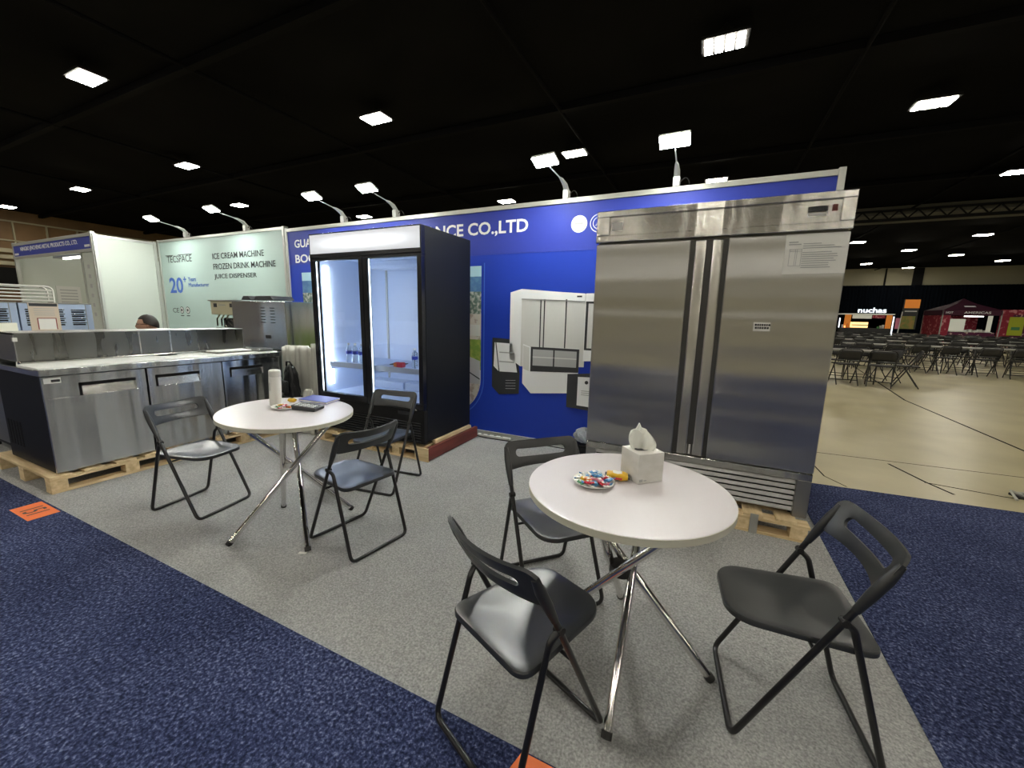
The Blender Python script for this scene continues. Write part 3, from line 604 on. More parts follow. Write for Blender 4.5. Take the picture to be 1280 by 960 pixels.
PB('worktop_edge', 'steel_counter', -4.22, -4.14, 1.07, 2.84, .860, .905, .004); PB('cutting_board', 'poly', -4.56, -4.165, 1.075, 2.83, .899, .917, .004)
PB('worktop', 'steel_counter', -5.05, -4.22, 1.07, 2.84, .858, .898, .003); PB('rail_front', 'steel_head', -4.63, -4.56, 1.10, 2.76, .898, .935, .008)
PB('guard_panel', 'steel_guard', -4.655, -4.645, 1.112, 2.765, .93, 1.142, .002); PB('guard_end', 'steel_dull', -5.0, -4.645, 1.105, 1.113, .93, 1.13, .002); PB('guard_end', 'steel_dull', -5.0, -4.645, 2.764, 2.772, .93, 1.142, .002)
PB('guard_lid', 'steel_dull', -5.02, -4.64, 1.105, 2.772, 1.138, 1.146, .003); PB('guard_back', 'steel_dull', -5.02, -5.01, 1.105, 2.772, .90, 1.14, 0)
PB('corner_clip', 'plastic_w', -4.66, -4.635, 1.10, 1.125, 1.08, 1.11, .003); PB('corner_clip', 'plastic_w', -4.655, -4.62, 1.10, 1.12, .905, .93, .003)
for y in (1.845, 2.08): PB('guard_seam', 'steel_head', -4.6455, -4.642, y, y+.012, .935, 1.138, 0)
for k in range(5): PB('vent_slot', 'black_matte', -5.0+.06*k, -4.97+.06*k, 1.0835, 1.0855, .25, .45, 0)
t = thing('phone', 'black phone lying on the white cutting board of the prep counter', 'phone', (-4.50, 1.98, .9175), .2); MB().box(-.035, .035, -.07, .07, 0, .009).build('case', 'black', t, bevel=.004)
t = thing('cutting_tray', 'flat pale steel tray at the far end of the prep counter', 'tray', (-4.42, 2.50, .9175), .05)
MB().box(-.13, .13, -.22, .22, 0, .012).build('tray', 'steel_head', t, bevel=.004); MB().box(-.10, .10, -.18, .18, .012, .020).build('liner', 'poly', t, bevel=.003)
t = thing('steel_pan', 'shallow steel pan with a dark rim resting behind the pale tray', 'pan', (-4.30, 2.73, .9175)); MB().box(-.12, .10, -.075, .075, 0, .03).build('pan', 'steel_dull', t, bevel=.006); MB().box(-.10, .08, -.06, .06, .03, .033).build('rim', 'dark_print', t)
# dark appliance at the left end, beyond the counter
t = thing('undercounter_fridge', 'dark steel undercounter fridge half cut off at the left edge, behind the prep counter', 'fridge', (-5.75, 1.55, 0))
box('body', 'black_side', t, -.45, .42, -.38, .38, .12, .94, .005); box('top', 'steel_guard', t, -.46, .46, -.39, .39, .94, .965, .003); box('side_rail', 'steel_dull', t, .40, .422, -.30, .38, .965, 1.10, .003)
box('door_panel', 'steel_dull', t, -.44, .44, -.395, -.38, .16, .90, .003)
for x in (-.4, .34):
    for y in (-.34, .28): box('caster', 'rubber', t, x, x+.05, y, y+.05, 0, .12, .005)
# sign cards on the counter lid
t = thing('sign_card', 'beige upright card with a maroon square frame on the counter guard', 'sign', (-4.93, 1.37, 1.1465), 0)
box('card', 'beigecard', t, -.004, .004, -.088, .082, 0, .225, 0); box('header', 'dark_print', t, .004, .0055, -.082, .076, .198, .222, 0)
for q in ((-.05, .06, .098, .104), (-.05, -.044, 0.01, .104), (.054, .06, 0.01, .104)): box('frame_line', 'maroon', t, .004, .0055, q[0], q[1], q[2], q[3], 0)
box('frame_field', 'paper', t, .004, .005, -.044, .054, .01, .098, 0)
for k in range(4): box('print_line', 'grey_print', t, .004, .0055, -.06, .055, .125+k*.017, .130+k*.017, 0)
t = thing('sign_card', 'small pale leaning card at the left edge on the counter guard', 'sign', (-4.93, 1.165, 1.1465)); box('card', 'menu', t, -.004, .004, -.055, .045, 0, .065, 0)
# pale blue louvred ovens behind
def oven(y0, y1, lab):
    t = thing('countertop_oven', lab, 'oven', (-6.48, (y0+y1)/2, .92), PI/2, 'pale blue louvred ovens'); hw = (y1-y0)/2
    box('body', 'steel_blue', t, -hw, hw, -.24, .24, .03, .45, .004); box('top_lid', 'steel_dull', t, -hw-.002, hw+.002, -.245, .245, .45, .462, .003); box('side_strip', 'steel_dull', t, hw-.055, hw-.050, -.244, -.24, .03, .45, 0)
    box('base_strip', 'steel_dull', t, -hw, hw, -.245, -.24, .03, .16, 0)
    for c_, lw in ((-.72*hw, .035), (.0, .04), (.56*hw, .05)):
        for k in range(4):
            T = Matrix.Translation((c_, -.243, .385-.045*k)) @ Matrix.Rotation(math.radians(-25), 4, 'X')
            MB().box(-lw-.006, lw+.006, -.02, .0, -.003, .003, T).build('louvre', 'steel_head', t, bevel=.002); box('louvre_gap', 'black_matte', t, c_-lw, c_+lw, -.2415, -.2400, .360-.045*k, .375-.045*k, 0)
    for x in (-hw+.03, hw-.07):
        for y in (-.21, .16): box('foot', 'rubber', t, x, x+.04, y, y+.04, 0, .03)
oven(1.56, 2.10, 'pale blue louvred countertop oven behind the beige sign card'); oven(1.00, 1.55, 'pale blue louvred oven at the far left edge of the picture')
t = thing('steel_table', 'stainless work table carrying the two blue louvred ovens', 'table', (-6.50, 1.50, 0)); box('tabletop', 'steel_dull', t, -.28, .28, -.65, .62, .88, .92, .003)
for x in (-.26, .22):
    for y in (-.60, .56): box('leg', 'steel_dull', t, x, x+.04, y, y+.04, 0.0, .88)
# white wire basket on the ovens
t = thing('wire_rack', 'white wire dish rack standing on the louvred ovens', 'rack', (-6.48, 1.50, 1.383), PI/2)
def loop(y): return bend([(-.42, y, 0), (-.42, y, .165), (.34, y, .165), (.34, y, 0)], .05)
MB().tube(loop(-.16), .009, 8).build('front_frame', 'plastic_w', t, smooth=True); MB().tube([(p.x+.05, .16, p.z) for p in loop(0)], .009, 8).build('rear_frame', 'plastic_w', t, smooth=True)
for z in (.02, .055, .09, .125): MB().tube([(-.42, -.16, z), (.34, -.16, z)], .0075, 6).build('bar', 'plastic_w', t)
for k in range(6): MB().tube([(-.36+.13*k, -.16, .165), (-.31+.13*k, .16, .165)], .006, 6).build('cross_bar', 'plastic_w', t)
for k in (0, 1): MB().tube([(-.42+.76*k, -.16, .008), (-.37+.76*k, .16, .008)], .008, 6).build('foot_bar', 'plastic_w', t)

# ============================================================ ICE CREAM MACHINE + STAND
t = thing('soft_serve_machine', 'stainless soft serve ice cream machine with cream tap head by the aqua wall', 'ice cream machine', (-5.05, 3.47, .86))
box('body', 'steel_counter', t, -.48, .55, -.28, .28, .02, .60, .006); box('head', 'cream_machine', t, -1.10, -.48, -.20, .20, .42, .60, .01); box('head_top', 'steel_dull', t, -1.12, -.48, -.22, .22, .60, .615, .004)
for x in (-1.02, -.66): box('button', 'dark_print', t, x, x+.07, -.205, -.20, .52, .57)
box('head_plate', 'grey_print', t, -.90, -.76, -.203, -.20, .545, .555)
for k in range(3): MB().tube([(-1.0+.10*k, -.14, .43), (-.97+.10*k, -.20, .36), (-.90+.10*k, -.24, .27)], .010, 8).build('tap_lever', 'chrome', t, smooth=True)
MB().box(-.88, -.47, -.18, .18, .05, .38).build('dispenser_block', 'black', t, bevel=.02); MB().tube([(-.98, -.21, .23), (-.86, -.18, .24)], [.022, .010], 10).build('knob', 'black', t, smooth=True)
for c_ in (.10, .28):
    for k in range(6): box('vent_slot', 'black_matte', t, c_, c_+.08, -.282, -.279, .34+.035*k, .348+.035*k)
box('label_plate', 'dark_print', t, .16, .26, -.284, -.281, .15, .19)
for (x, w_) in ((-.44, .20), (-.18, .38)): MB().prism([(x, 0), (x+w_, 0), (x+w_-.05, .05), (x+.05, .05)], .30, Matrix.Translation((0, .12, .62)) @ RX90).build('hopper_lid', 'dark_print', t, bevel=.004)
for x in (-.44, .47):
    for y in (-.24, .20): box('foot', 'rubber', t, x, x+.04, y, y+.04, 0, .02)
t = thing('steel_table', 'low stainless table under the soft serve machine', 'table', (-5.05, 3.50, 0)); box('tabletop', 'steel_dull', t, -.52, .57, -.32, .32, .82, .86, .003)
for x in (-.50, .50):
    for y in (-.30, .26): box('leg', 'steel_dull', t, x, x+.04, y, y+.04, 0.006, .82)
# ============================================================ PERSON behind the counter
def seated_person():
    t = thing('person', 'seated person with short dark hair and glasses behind the prep counter', 'person', (-6.0, 2.60, 0), math.radians(-112))
    hz = 1.145
    J = {'pel': (0, 0, .50, .14), 'bel': (.02, 0, .62, .13), 'che': (.05, 0, .80, .15), 'nek': (.07, 0, .955, .06), 'nk2': (.085, 0, 1.02, .055)}
    ed = [('pel', 'bel'), ('bel', 'che'), ('che', 'nek'), ('nek', 'nk2')]
    for s_, n in ((1, 'l'), (-1, 'r')):
        J['sh'+n] = (.04, s_*.17, .88, .062); J['el'+n] = (.12, s_*.24, .64, .045); J['wr'+n] = (.34, s_*.14, .60, .030); J['ha'+n] = (.42, s_*.12, .59, .034)
        J['hp'+n] = (.03, s_*.09, .48, .095); J['kn'+n] = (.44, s_*.12, .47, .060); J['an'+n] = (.42, s_*.12, .09, .042); J['to'+n] = (.58, s_*.13, .05, .042)
        ed += [('che', 'sh'+n), ('sh'+n, 'el'+n), ('el'+n, 'wr'+n), ('wr'+n, 'ha'+n), ('pel', 'hp'+n), ('hp'+n, 'kn'+n), ('kn'+n, 'an'+n), ('an'+n, 'to'+n)]
    ks = list(J); me = bpy.data.meshes.new('body'); me.from_pydata([J[k][:3] for k in ks], [(ks.index(a), ks.index(b)) for a, b in ed], [])
    o = bpy.data.objects.new('body', me); C.objects.link(o); md = o.modifiers.new('s', 'SKIN'); s2 = o.modifiers.new('u', 'SUBSURF'); s2.levels = s2.render_levels = 2
    for i, k in enumerate(ks): me.skin_vertices[0].data[i].radius = (J[k][3], J[k][3]); me.skin_vertices[0].data[i].use_root = (i == 0)
    dg = bpy.context.evaluated_depsgraph_get(); dg.update(); m2 = bpy.data.meshes.new_from_object(o.evaluated_get(dg)); bpy.data.objects.remove(o)
    # head joined into the same mesh
    bm = bmesh.new(); bm.from_mesh(m2); T = Matrix.Translation((.11, 0, hz))
    r = bmesh.ops.create_uvsphere(bm, u_segments=28, v_segments=20, radius=1, matrix=T)
    for v in r['verts']:
        p = v.co-Vector((.11, 0, hz)); x, y, z = p
        q = Vector((x*.092, y*.072*(1-.18*max(0, -z)), z*.115))
        if x > .3 and z < 0: q.x += .006*(-z)
        if x > .93 and abs(y) < .2: q.x += .018*max(0, 1-abs(z+.12)/.3)   # nose
        if x > .75 and abs(abs(y)-.36) < .14 and abs(z-.05) < .14: q.x -= .008   # eye sockets
        v.co = Vector((.11, 0, hz))+q
    bm.to_mesh(m2); bm.free(); m2.materials.clear(); m2.materials.append(M['skin'])
    for p in m2.polygons: p.use_smooth = True; p.material_index = 0
    b = bpy.data.objects.new('body', m2); C.objects.link(b); b.parent = t
    # clothes: second skin a little larger, sleeves to the wrists
    def cloth(name, keep, grow, m):
        k2 = [k for k in ks if k in keep]; me = bpy.data.meshes.new(name); me.from_pydata([J[k][:3] for k in k2], [(k2.index(a), k2.index(b)) for a, b in ed if a in k2 and b in k2], [])
        o = bpy.data.objects.new(name, me); C.objects.link(o); o.modifiers.new('s', 'SKIN'); s2 = o.modifiers.new('u', 'SUBSURF'); s2.levels = s2.render_levels = 2
        for i, k in enumerate(k2): me.skin_vertices[0].data[i].radius = (J[k][3]+grow,)*2; me.skin_vertices[0].data[i].use_root = (i == 0)
        me.materials.append(M[m]); o.parent = t
    cloth('shirt', ['pel', 'bel', 'che', 'nek', 'shl', 'shr', 'ell', 'elr', 'wrl', 'wrr'], .012, 'shirt'); cloth('trousers', ['pel', 'hpl', 'hpr', 'knl', 'knr', 'anl', 'anr'], .010, 'dark_print')
    MB().lathe([(.068, 0), (.072, .03), (.060, .06)], 20, Matrix.Translation((.08, 0, .985))).build('collar', 'collar', t, smooth=True)
    # hair cap
    h = MB()
    def hf(u, v):
        a = 2*PI*u; lim = .56 if math.cos(a) > .55 else .40-.72*(.5-.5*math.cos(a)); ph = math.acos(1-(1-lim)*v)
        return (.104+.098*math.sin(ph)*math.cos(a)-.004, .079*math.sin(ph)*math.sin(a), hz+.004+.121*math.cos(ph))
    h.grid(hf, 32, 10); h.build('hair', 'hair', t, smooth='all', solid=.010)
    for s_ in (1, -1):
        MB().lathe([(.010, -.006), (.016, 0), (.010, .006)], 10, Matrix.Translation((.105, s_*.073, hz-.005)) @ RX90, sy=1.6).build('ear', 'skin', t, smooth=True)
        rim = [(.203, s_*.030+.022*math.cos(a), hz+.012+.015*math.sin(a)) for a in [2*PI*k/16 for k in range(16)]]
        MB().tube(rim, .0022, 5, closed=True).build('glasses_rim', 'black', t); MB().tube([(.20, s_*.053, hz+.016), (.11, s_*.080, hz+.012)], .0022, 5).build('glasses_arm', 'black', t)
        MB().lathe([(.004, -.003), (.009, 0), (.004, .003)], 10, Matrix.Translation((.190, s_*.030, hz+.010)) @ Matrix.Rotation(PI/2, 4, 'Y')).build('eye', 'dark_print', t)
    MB().box(.196, .200, -.020, .020, -.052+hz, -.046+hz).build('mouth', 'maroon', t, bevel=.002)
    for s_ in (1, -1):
        for k in range(4):
            y = s_*(.12-.024+.016*k); MB().tube([(.43, y, .59), (.475, y, .585), (.50-.006*abs(k-1), y, .562)], [.009, .0085, .007], 7).build('finger', 'skin', t, smooth=True)
        MB().tube([(.40, s_*.09, .592), (.435, s_*.068, .59), (.455, s_*.066, .575)], [.010, .009, .007], 7).build('thumb', 'skin', t, smooth=True)
seated_person()
t = thing('stool', 'low dark stool under the seated person', 'stool', (-6.0, 2.60, 0)); MB().lathe([(.17, .32), (.18, .33), (.18, .345), (.17, .35)], 24).build('seat', 'black', t)
for a in range(4): MB().tube([(.13*math.cos(a*PI/2+.6), .13*math.sin(a*PI/2+.6), .33), (.19*math.cos(a*PI/2+.6), .19*math.sin(a*PI/2+.6), 0.012)], .012, 8).build('leg', 'tube', t)

# ============================================================ WHITE PACKING SHEETS, BACKPACK, CLEAR BAG
def sheet(x, y, wd, ht, lean, rz, lab, rnd=.06, ph=0, thick=.03, z0=.006):
    t = thing('padded_sheet', lab, 'packing sheet', (x, y, z0), rz, 'white padded packing sheets')
    def f(u, v):
        a = (u-.5)*wd*(1-.25*(v**3)*rnd*6); z = v*ht*(1-rnd*abs(2*u-1)**3)
        return (a, lean*v+.022*math.sin(u*9+ph)+.012*math.sin(u*23+ph*2+v*3), z)
    MB().grid(f, 24, 14).build('sheet', 'cloth', t, smooth='all', solid=thick)
sheet(-4.34, 3.08, .26, .95, .03, .10, 'white padded sheet leaning at the left beside the steel machine', .03, .3, .02)
sheet(-4.16, 3.10, .34, .955, .03, .05, 'wide white padded sheet with rounded top leaning by the blue wall', .07, 1.3, .02)
sheet(-3.93, 3.12, .22, .985, .03, .0, 'tall narrow white sheet leaning nearest the photo print', .01, 2.0, .02)
sheet(-3.80, 3.02, .22, .70, .04, -.1, 'short white padded sheet beside the cooler left side', .18, .8, .02)
sheet(-3.88, 2.94, .24, .50, .03, -.15, 'crumpled low white sheet in front of the others', .15, 2.6, .02)
t = thing('backpack', 'black nylon backpack with a curved strap in front of the white sheets', 'bag', (-4.13, 2.945, .406), -.2)
def bp(u, v):
    a = 2*PI*u; k = (1-.30*v-.25*max(0, v-.72)/.28)*(1-.999*max(0, v-.94)/.06*(v > .94))
    q = lambda c_: math.copysign(abs(c_)**.6, c_)
    return (.125*k*q(math.cos(a))*(1+.07*math.sin(7*a+v*9)), .060*k*q(math.sin(a))*(1+.08*math.sin(5*a-v*14)), .36*v+.01*math.sin(2*a+v*4)*v)
MB().grid(bp, 48, 24).build('body', 'bag', t, smooth='all'); MB().tube([(-.05, -.02, .34), (-.02, -.03, .385), (.03, -.02, .39), (.05, 0, .34)], .010, 8).build('grab_handle', 'bag', t, smooth=True)
MB().grid(lambda u, v: (.02+.16*u, -.055-.01*u+.02*(v-.5), .30+.055*math.sin(u*2.4)-.17*u*u*u+.05*(v-.5)), 14, 2).build('strap', 'bag', t, smooth='all', solid=.010)
MB().grid(lambda u, v: (-.09+.16*u, -.070-.012*math.sin(PI*u)*math.sin(PI*v), .04+.14*v), 8, 8).build('front_pocket', 'bag', t, smooth='all', solid=.012)
t = thing('side_box', 'plain dark crate carrying the black backpack beside the counter end', 'crate', (-4.13, 2.945, .0065)); box('crate', 'dark_print', t, -.15, .15, -.08, .06, 0, .38, .004); box('lid', 'black_matte', t, -.152, .152, -.082, .062, .38, .398, .003)
t = thing('stand_box', 'small black box against the blue wall left of the steel fridge', 'box', (-.96, 3.72, .006)); box('case', 'black', t, -.10, .10, -.06, .06, 0, .10, .004); box('lid', 'black_matte', t, -.103, .103, -.063, .063, .10, .115, .003)
t = thing('plastic_bag', 'crumpled clear plastic bag on the small black box left of the steel fridge', 'bag', (-.96, 3.72, .1215))
def cb(u, v):
    a = 2*PI*u; s_ = math.sin(PI*v); r = 1+.14*math.sin(5*a+9*v)+.08*math.sin(11*a-5*v); return (.095*r*s_**.6*math.cos(a), .07*r*s_**.6*math.sin(a), .005+.16*v*(1+.05*math.sin(3*a)))
MB().grid(cb, 36, 16).build('film', 'clearbag', t, smooth='all')
t = thing('power_strip', 'pale power strip on the carpet at the foot of the blue wall', 'power strip', (-2.0, 3.80, .007), .02); MB().box(-.20, .20, -.022, .022, 0, .022).build('strip', 'lt_print', t, bevel=.006)
for k in range(4): box('socket', 'dark_print', t, -.16+.08*k, -.13+.08*k, -.012, .012, .0215, .0225)
t = thing('power_cable', 'black cable running along the carpet by the blue wall foot', 'cable', (0, 0, .012)); MB().tube(bend([(-2.19, 3.76, 0), (-2.1, 3.73, 0), (-1.7, 3.755, 0), (-1.55, 3.81, 0), (-1.1, 3.80, 0)], .1), .005, 6).build('cable', 'rubber', t, smooth=True)

# ============================================================ ROUND TABLES
def round_table(cx, cy, h, R, feet, top, lab, tilt=(0, 0), collar='black', hubz=.385):
    t = thing('round_table', lab, 'table', (cx, cy, .0065), 0, 'round white bistro tables')
    T = Matrix.Translation((0, 0, h-.0065)) @ Matrix.Rotation(tilt[0], 4, 'X') @ Matrix.Rotation(tilt[1], 4, 'Y')
    MB().lathe([(R-.002, -.0015), (R-.001, -.0004), (R-.003, 0), (R-.02, 0)], 96, T).build('tabletop', 'white_top', t, smooth=True)
    MB().lathe([(R-.003, -.026), (R, -.024), (R, -.002), (R-.003, -.0012)], 96, T).build('edge_band', 'cream', t, smooth=True)
    for k, ((fx, fy), (tx, ty)) in enumerate(zip(feet, top)):
        a, b = Vector((fx-cx, fy-cy, .012)), T @ Vector((tx, ty, -.03))
        leg = MB().tube([a, b], .0155, 16).build('leg', 'chrome', t, smooth=True)
        d = (b-a).normalized(); MB().tube([a-d*.010, a+d*.012], .0175, 14).build('foot_cap', 'rubber', leg, smooth=True)
        MB().lathe([(.045, 0), (.045, .004)], 16, T @ Matrix.Translation((tx, ty, -.030))).build('mount_plate', 'chrome', leg)
    if collar:
        MB().lathe([(.034, -.022), (.045, -.018), (.045, .018), (.034, .022)], 24, Matrix.Translation((sum(f[0] for f in feet)/4-cx, sum(f[1] for f in feet)/4-cy, hubz))).build('hub', 'rubber' if collar == 'black' else 'lt_print', t, smooth=True)
    return t
def tops(cx, cy, feet, r, tw, off):
    out = []; mx, my = sum(f[0] for f in feet)/4, sum(f[1] for f in feet)/4
    for fx, fy in feet:
        a = math.atan2(fy-my, fx-mx)+PI+tw; out.append((r*math.cos(a)+off[0], r*math.sin(a)+off[1]))
    return out
f2 = [(-.163, 1.121), (.14, 1.507), (-.549, 1.424), (-.246, 1.81)]
round_table(-.202, 1.44, .74, .36, f2, tops(0, 0, f2, .27, -.28, (0, .02)), 'round white table with chrome crossed legs carrying a tissue box')
f1 = [(-2.361, 1.224), (-1.916, 1.391), (-2.517, 1.67), (-2.084, 1.859)]
TT = (.008*-1, .052)
round_table(-2.252, 1.57, .745, .37, f1, tops(0, 0, f1, .27, -.28, (.03, -.03)), 'round white table with chrome crossed legs carrying a white bottle', tilt=TT, collar='pale')
for (x, y, z) in ((0, 0, 0),): pass

# ============================================================ FOLDING CHAIRS
def bistro_chair():
    t = thing('folding_chair', '', 'chair', (0, 0, 0), 0, 'black slotted folding chairs round the bistro tables')
    hw = .190; zt = .735; ffx, btx, rfx = .166, -.190, -.240; r = .0098
    z0 = .011
    MB().tube(bend([(btx+.06*(btx-ffx)/-zt*0, hw, .66), (ffx, hw, z0), (ffx, -hw, z0), (btx, -hw, .66)] if False else
        [(ffx+(btx-ffx)*.66/zt, hw, .66), (ffx, hw, z0), (ffx, -hw, z0), (ffx+(btx-ffx)*.66/zt, -hw, .66)], .035), r, 12).build('front_frame', 'tube', t, smooth=True)
    px = ffx+(btx-ffx)*.50/zt; wi = hw-.006
    MB().tube(bend([(px, wi+.010, .500), (px-.028, wi, .480), (rfx, hw-.002, z0), (rfx, -hw+.002, z0), (px-.028, -wi, .480), (px, -wi-.010, .500)], .035), r, 12).build('rear_frame', 'tube', t, smooth=True)
    for s_ in (1, -1):
        MB().tube([(px, s_*(hw-.012), .502), (px, s_*(hw+.014), .502)], .012, 10).build('pivot_bolt', 'rubber', t, smooth=True)
    MB().tube([(-.022, -hw, .378), (-.022, hw, .378)], .006, 8).build('cross_rod', 'tube', t, smooth=True)
    # seat: rounded trapezoid, slightly dished, turned-down lip
    def outline(n=48):
        P = []; cor = [(.192, .150, .06), (-.196, .176, .045), (-.196, -.176, .045), (.192, -.150, .06)]
        nn = n//4
        for i, (x, y, R) in enumerate(cor):
            a, c = Vector(cor[i-1][:2]), Vector(cor[(i+1) % 4][:2]); b = Vector((x, y)); p = b+(a-b).normalized()*R*1.25; q = b+(c-b).normalized()*R*1.25
            for k in range(nn): tt = k/(nn-1); P.append(p*(1-tt)**2+b*2*tt*(1-tt)+q*tt*tt)
        # bowed front edge
        return [Vector((v.x+(.022*(1-(v.y/.15)**2) if v.x > .14 else 0), v.y)) for v in P]
    O = outline(); n = len(O); vs = []; fs = []
    def ring(sc, dz, ins=0):
        for v in O: u = v*sc; d = .010*(1-min(1, (abs(v.y)*sc/.18)**2)); vs.append((u.x, u.y, .412+dz-(.010 if sc < .95 else 0)*(1-sc)))
    for sc, dz in ((.25, -.006), (.55, -.005), (.82, -.001), (.94, 0), (.985, -.0015), (1.0, -.006), (1.0, -.020), (.975, -.022), (.93, -.010), (.5, -.013)): ring(sc, dz)
    R_ = 10
    for i in range(R_-1):
        for k in range(n): l = (k+1) % n; fs.append((i*n+l, i*n+k, (i+1)*n+k, (i+1)*n+l))
    fs.append(tuple(range(n))); fs.append(tuple((R_-1)*n+k for k in reversed(range(n))))
    MB().add(vs, fs).build('seat', 'seat', t, smooth=True)
    # slotted backrest, bowed backwards between the two tubes
    ax = Vector((btx-ffx, 0, zt)).normalized(); nx = Vector((-ax.z, 0, ax.x))   # nx points backwards
    top = Vector((btx, 0, zt))
    def P(u, v, d): # u across, v distance below top, d thickness offset
        w_ = top-ax*v; b = .040*(1-(u/.20)**2); return w_+Vector((0, u, 0))+nx*(b+d)
    def rrect(hw_, v0, v1, R):
        pts_ = []; cs = [(hw_-R, v0+R, -90), (hw_-R, v1-R, 0), (-hw_+R, v1-R, 90), (-hw_+R, v0+R, 180)]
        for i, (cu, cv, a0) in enumerate(cs):
            arc = [(cu+R*math.cos(math.radians(a0+90*k/7)), cv+R*math.sin(math.radians(a0+90*k/7))) for k in range(8)]
            pts_ += arc; n2 = cs[(i+1) % 4]; e = (n2[0]+R*math.cos(math.radians(n2[2])), n2[1]+R*math.sin(math.radians(n2[2]))); l_ = arc[-1]
            m_ = 12 if i % 2 else 3
            pts_ += [(l_[0]+(e[0]-l_[0])*k/(m_+1), l_[1]+(e[1]-l_[1])*k/(m_+1)) for k in range(1, m_+1)]
        return pts_
    out_ = rrect(.200, 0, .150, .040); inn = rrect(.138, .044, .084, .0195); no = len(out_)
    # bottom edge arches up in the middle
    out_ = [(u, v-(.022*(1-(u/.2)**2) if v > .1 else 0)+(.006*(u/.2)**2 if v < .03 else 0)) for u, v in out_]
    mb = MB(); vs = []; th = .009
    for (loop_, d) in ((out_, -th*.6), (out_, th*.6), (inn, -th*.6), (inn, th*.6)):
        for u, v in loop_: vs.append(P(u, v, d))
    mid = [((a[0]+b[0])/2, (a[1]+b[1])/2) for a, b in zip(out_, inn)]
    for d in (-th, th):
        for u, v in mid: vs.append(P(u, v, d))
    fs = []
    for k in range(no):
        l = (k+1) % no
        A, B, Cc, D, E_, F_ = 0, no, 2*no, 3*no, 4*no, 5*no
        fs += [(A+k, A+l, E_+l, E_+k), (E_+k, E_+l, Cc+l, Cc+k), (B+l, B+k, F_+k, F_+l), (F_+l, F_+k, D+k, D+l), (A+l, A+k, B+k, B+l), (Cc+k, Cc+l, D+l, D+k)]
    mb.add(vs, fs)
    for s_ in (1, -1): # sleeves tapering on to the tubes
        pts_ = [P(s_*.186, .075, .0), P(s_*.188, .12, 0), P(s_*.190, .16, -.002), P(s_*.190, .205, -.003)]
        pts_ = [top-ax*v+Vector((0, s_*hw, 0))+nx*dd for v, dd in ((.035, .004), (.09, .003), (.15, .001), (.215, 0))]
        mb.tube(pts_, [.010, .016, .0155, .0115], 12)
    mb.build('backrest', 'chair', t, smooth=True)
    return t
ch = bistro_chair()
CH = [(-3.004, 1.449, 10.0, 'black slotted folding chair between the prep counter and the bottle table'), (-1.806, 1.633, 171.2, 'black slotted folding chair right of the bottle table, in front of the cooler chair'),
 (-2.176, 2.281, -82.7, 'black slotted folding chair nearest the black glass door cooler'), (-.426, 1.076, 66.8, 'black slotted folding chair front left of the tissue box table, feet on blue carpet'),
 (-.565, 1.710, -44.2, 'black slotted folding chair tucked behind the left of the tissue box table'), (.345, 1.510, 186.1, 'black slotted folding chair at the right of the tissue box table by the carpet edge')]
for i, (x, y, a, l) in enumerate(CH):
    o = ch if i == 0 else protocopy(ch); o.location = (x, y, .006); o.rotation_euler = (0, 0, math.radians(a)); label(o, l)

# ============================================================ THINGS ON THE TABLES
Z2 = .7405
t = thing('tissue_box', 'square white tissue box with a tissue pulled up on the right table', 'tissue box', (-.168, 1.550, Z2), math.radians(44.5))
MB().box(-.056, .056, -.056, .056, 0, .115).build('carton', 'tissue_box', t, bevel=.002)
MB().lathe([(.036, .1152), (.036, .1158)], 24, sy=.55).build('opening', 'dark_print', t)
MB().box(-.050, -.035, -.0567, -.0562, .008, .018).build('print_mark', 'grey_print', t); MB().box(-.030, -.018, -.0567, -.0562, .010, .014).build('print_mark', 'grey_print', t)
def tis(u, v):
    x = u-.5; hw_ = .020+.034*math.sin(PI*min(1, .12+v*.80))**.9
    top_ = .104-.050*max(0, u-.25)-.10*max(0, .12-u)
    z = .108+top_*v
    return (x*2*hw_*(1-.25*v*v)-.010*v, .012*math.sin(u*7+v*2)*(.4+v*.6)+.003*math.sin(u*19-v*5)+.008*v, z)
MB().grid(tis, 40, 18, T=Matrix.Rotation(math.radians(-62), 4, 'Z')).build('tissue', 'tissue', t, smooth='all', solid=.0015)
MB().grid(lambda u, v: tis(1-u, v*.8), 40, 18, T=Matrix.Rotation(math.radians(-20), 4, 'Z')).build('tissue', 'tissue', t, smooth='all', solid=.0015)
def plate(x, y, z, lab, R, rot=(0, 0)):
    t = thing('paper_plate', lab, 'plate', (x, y, z), 0); t.rotation_euler = (rot[0], rot[1], 0)
    MB().lathe([(R*.70, .001), (R*.72, 0), (R*.98, .011), (R, .0125), (R*.98, .0145), (R*.74, .004), (R*.70, .0032)], 48).build('plate', 'plastic_w', t, smooth=True); return t
USED = {}
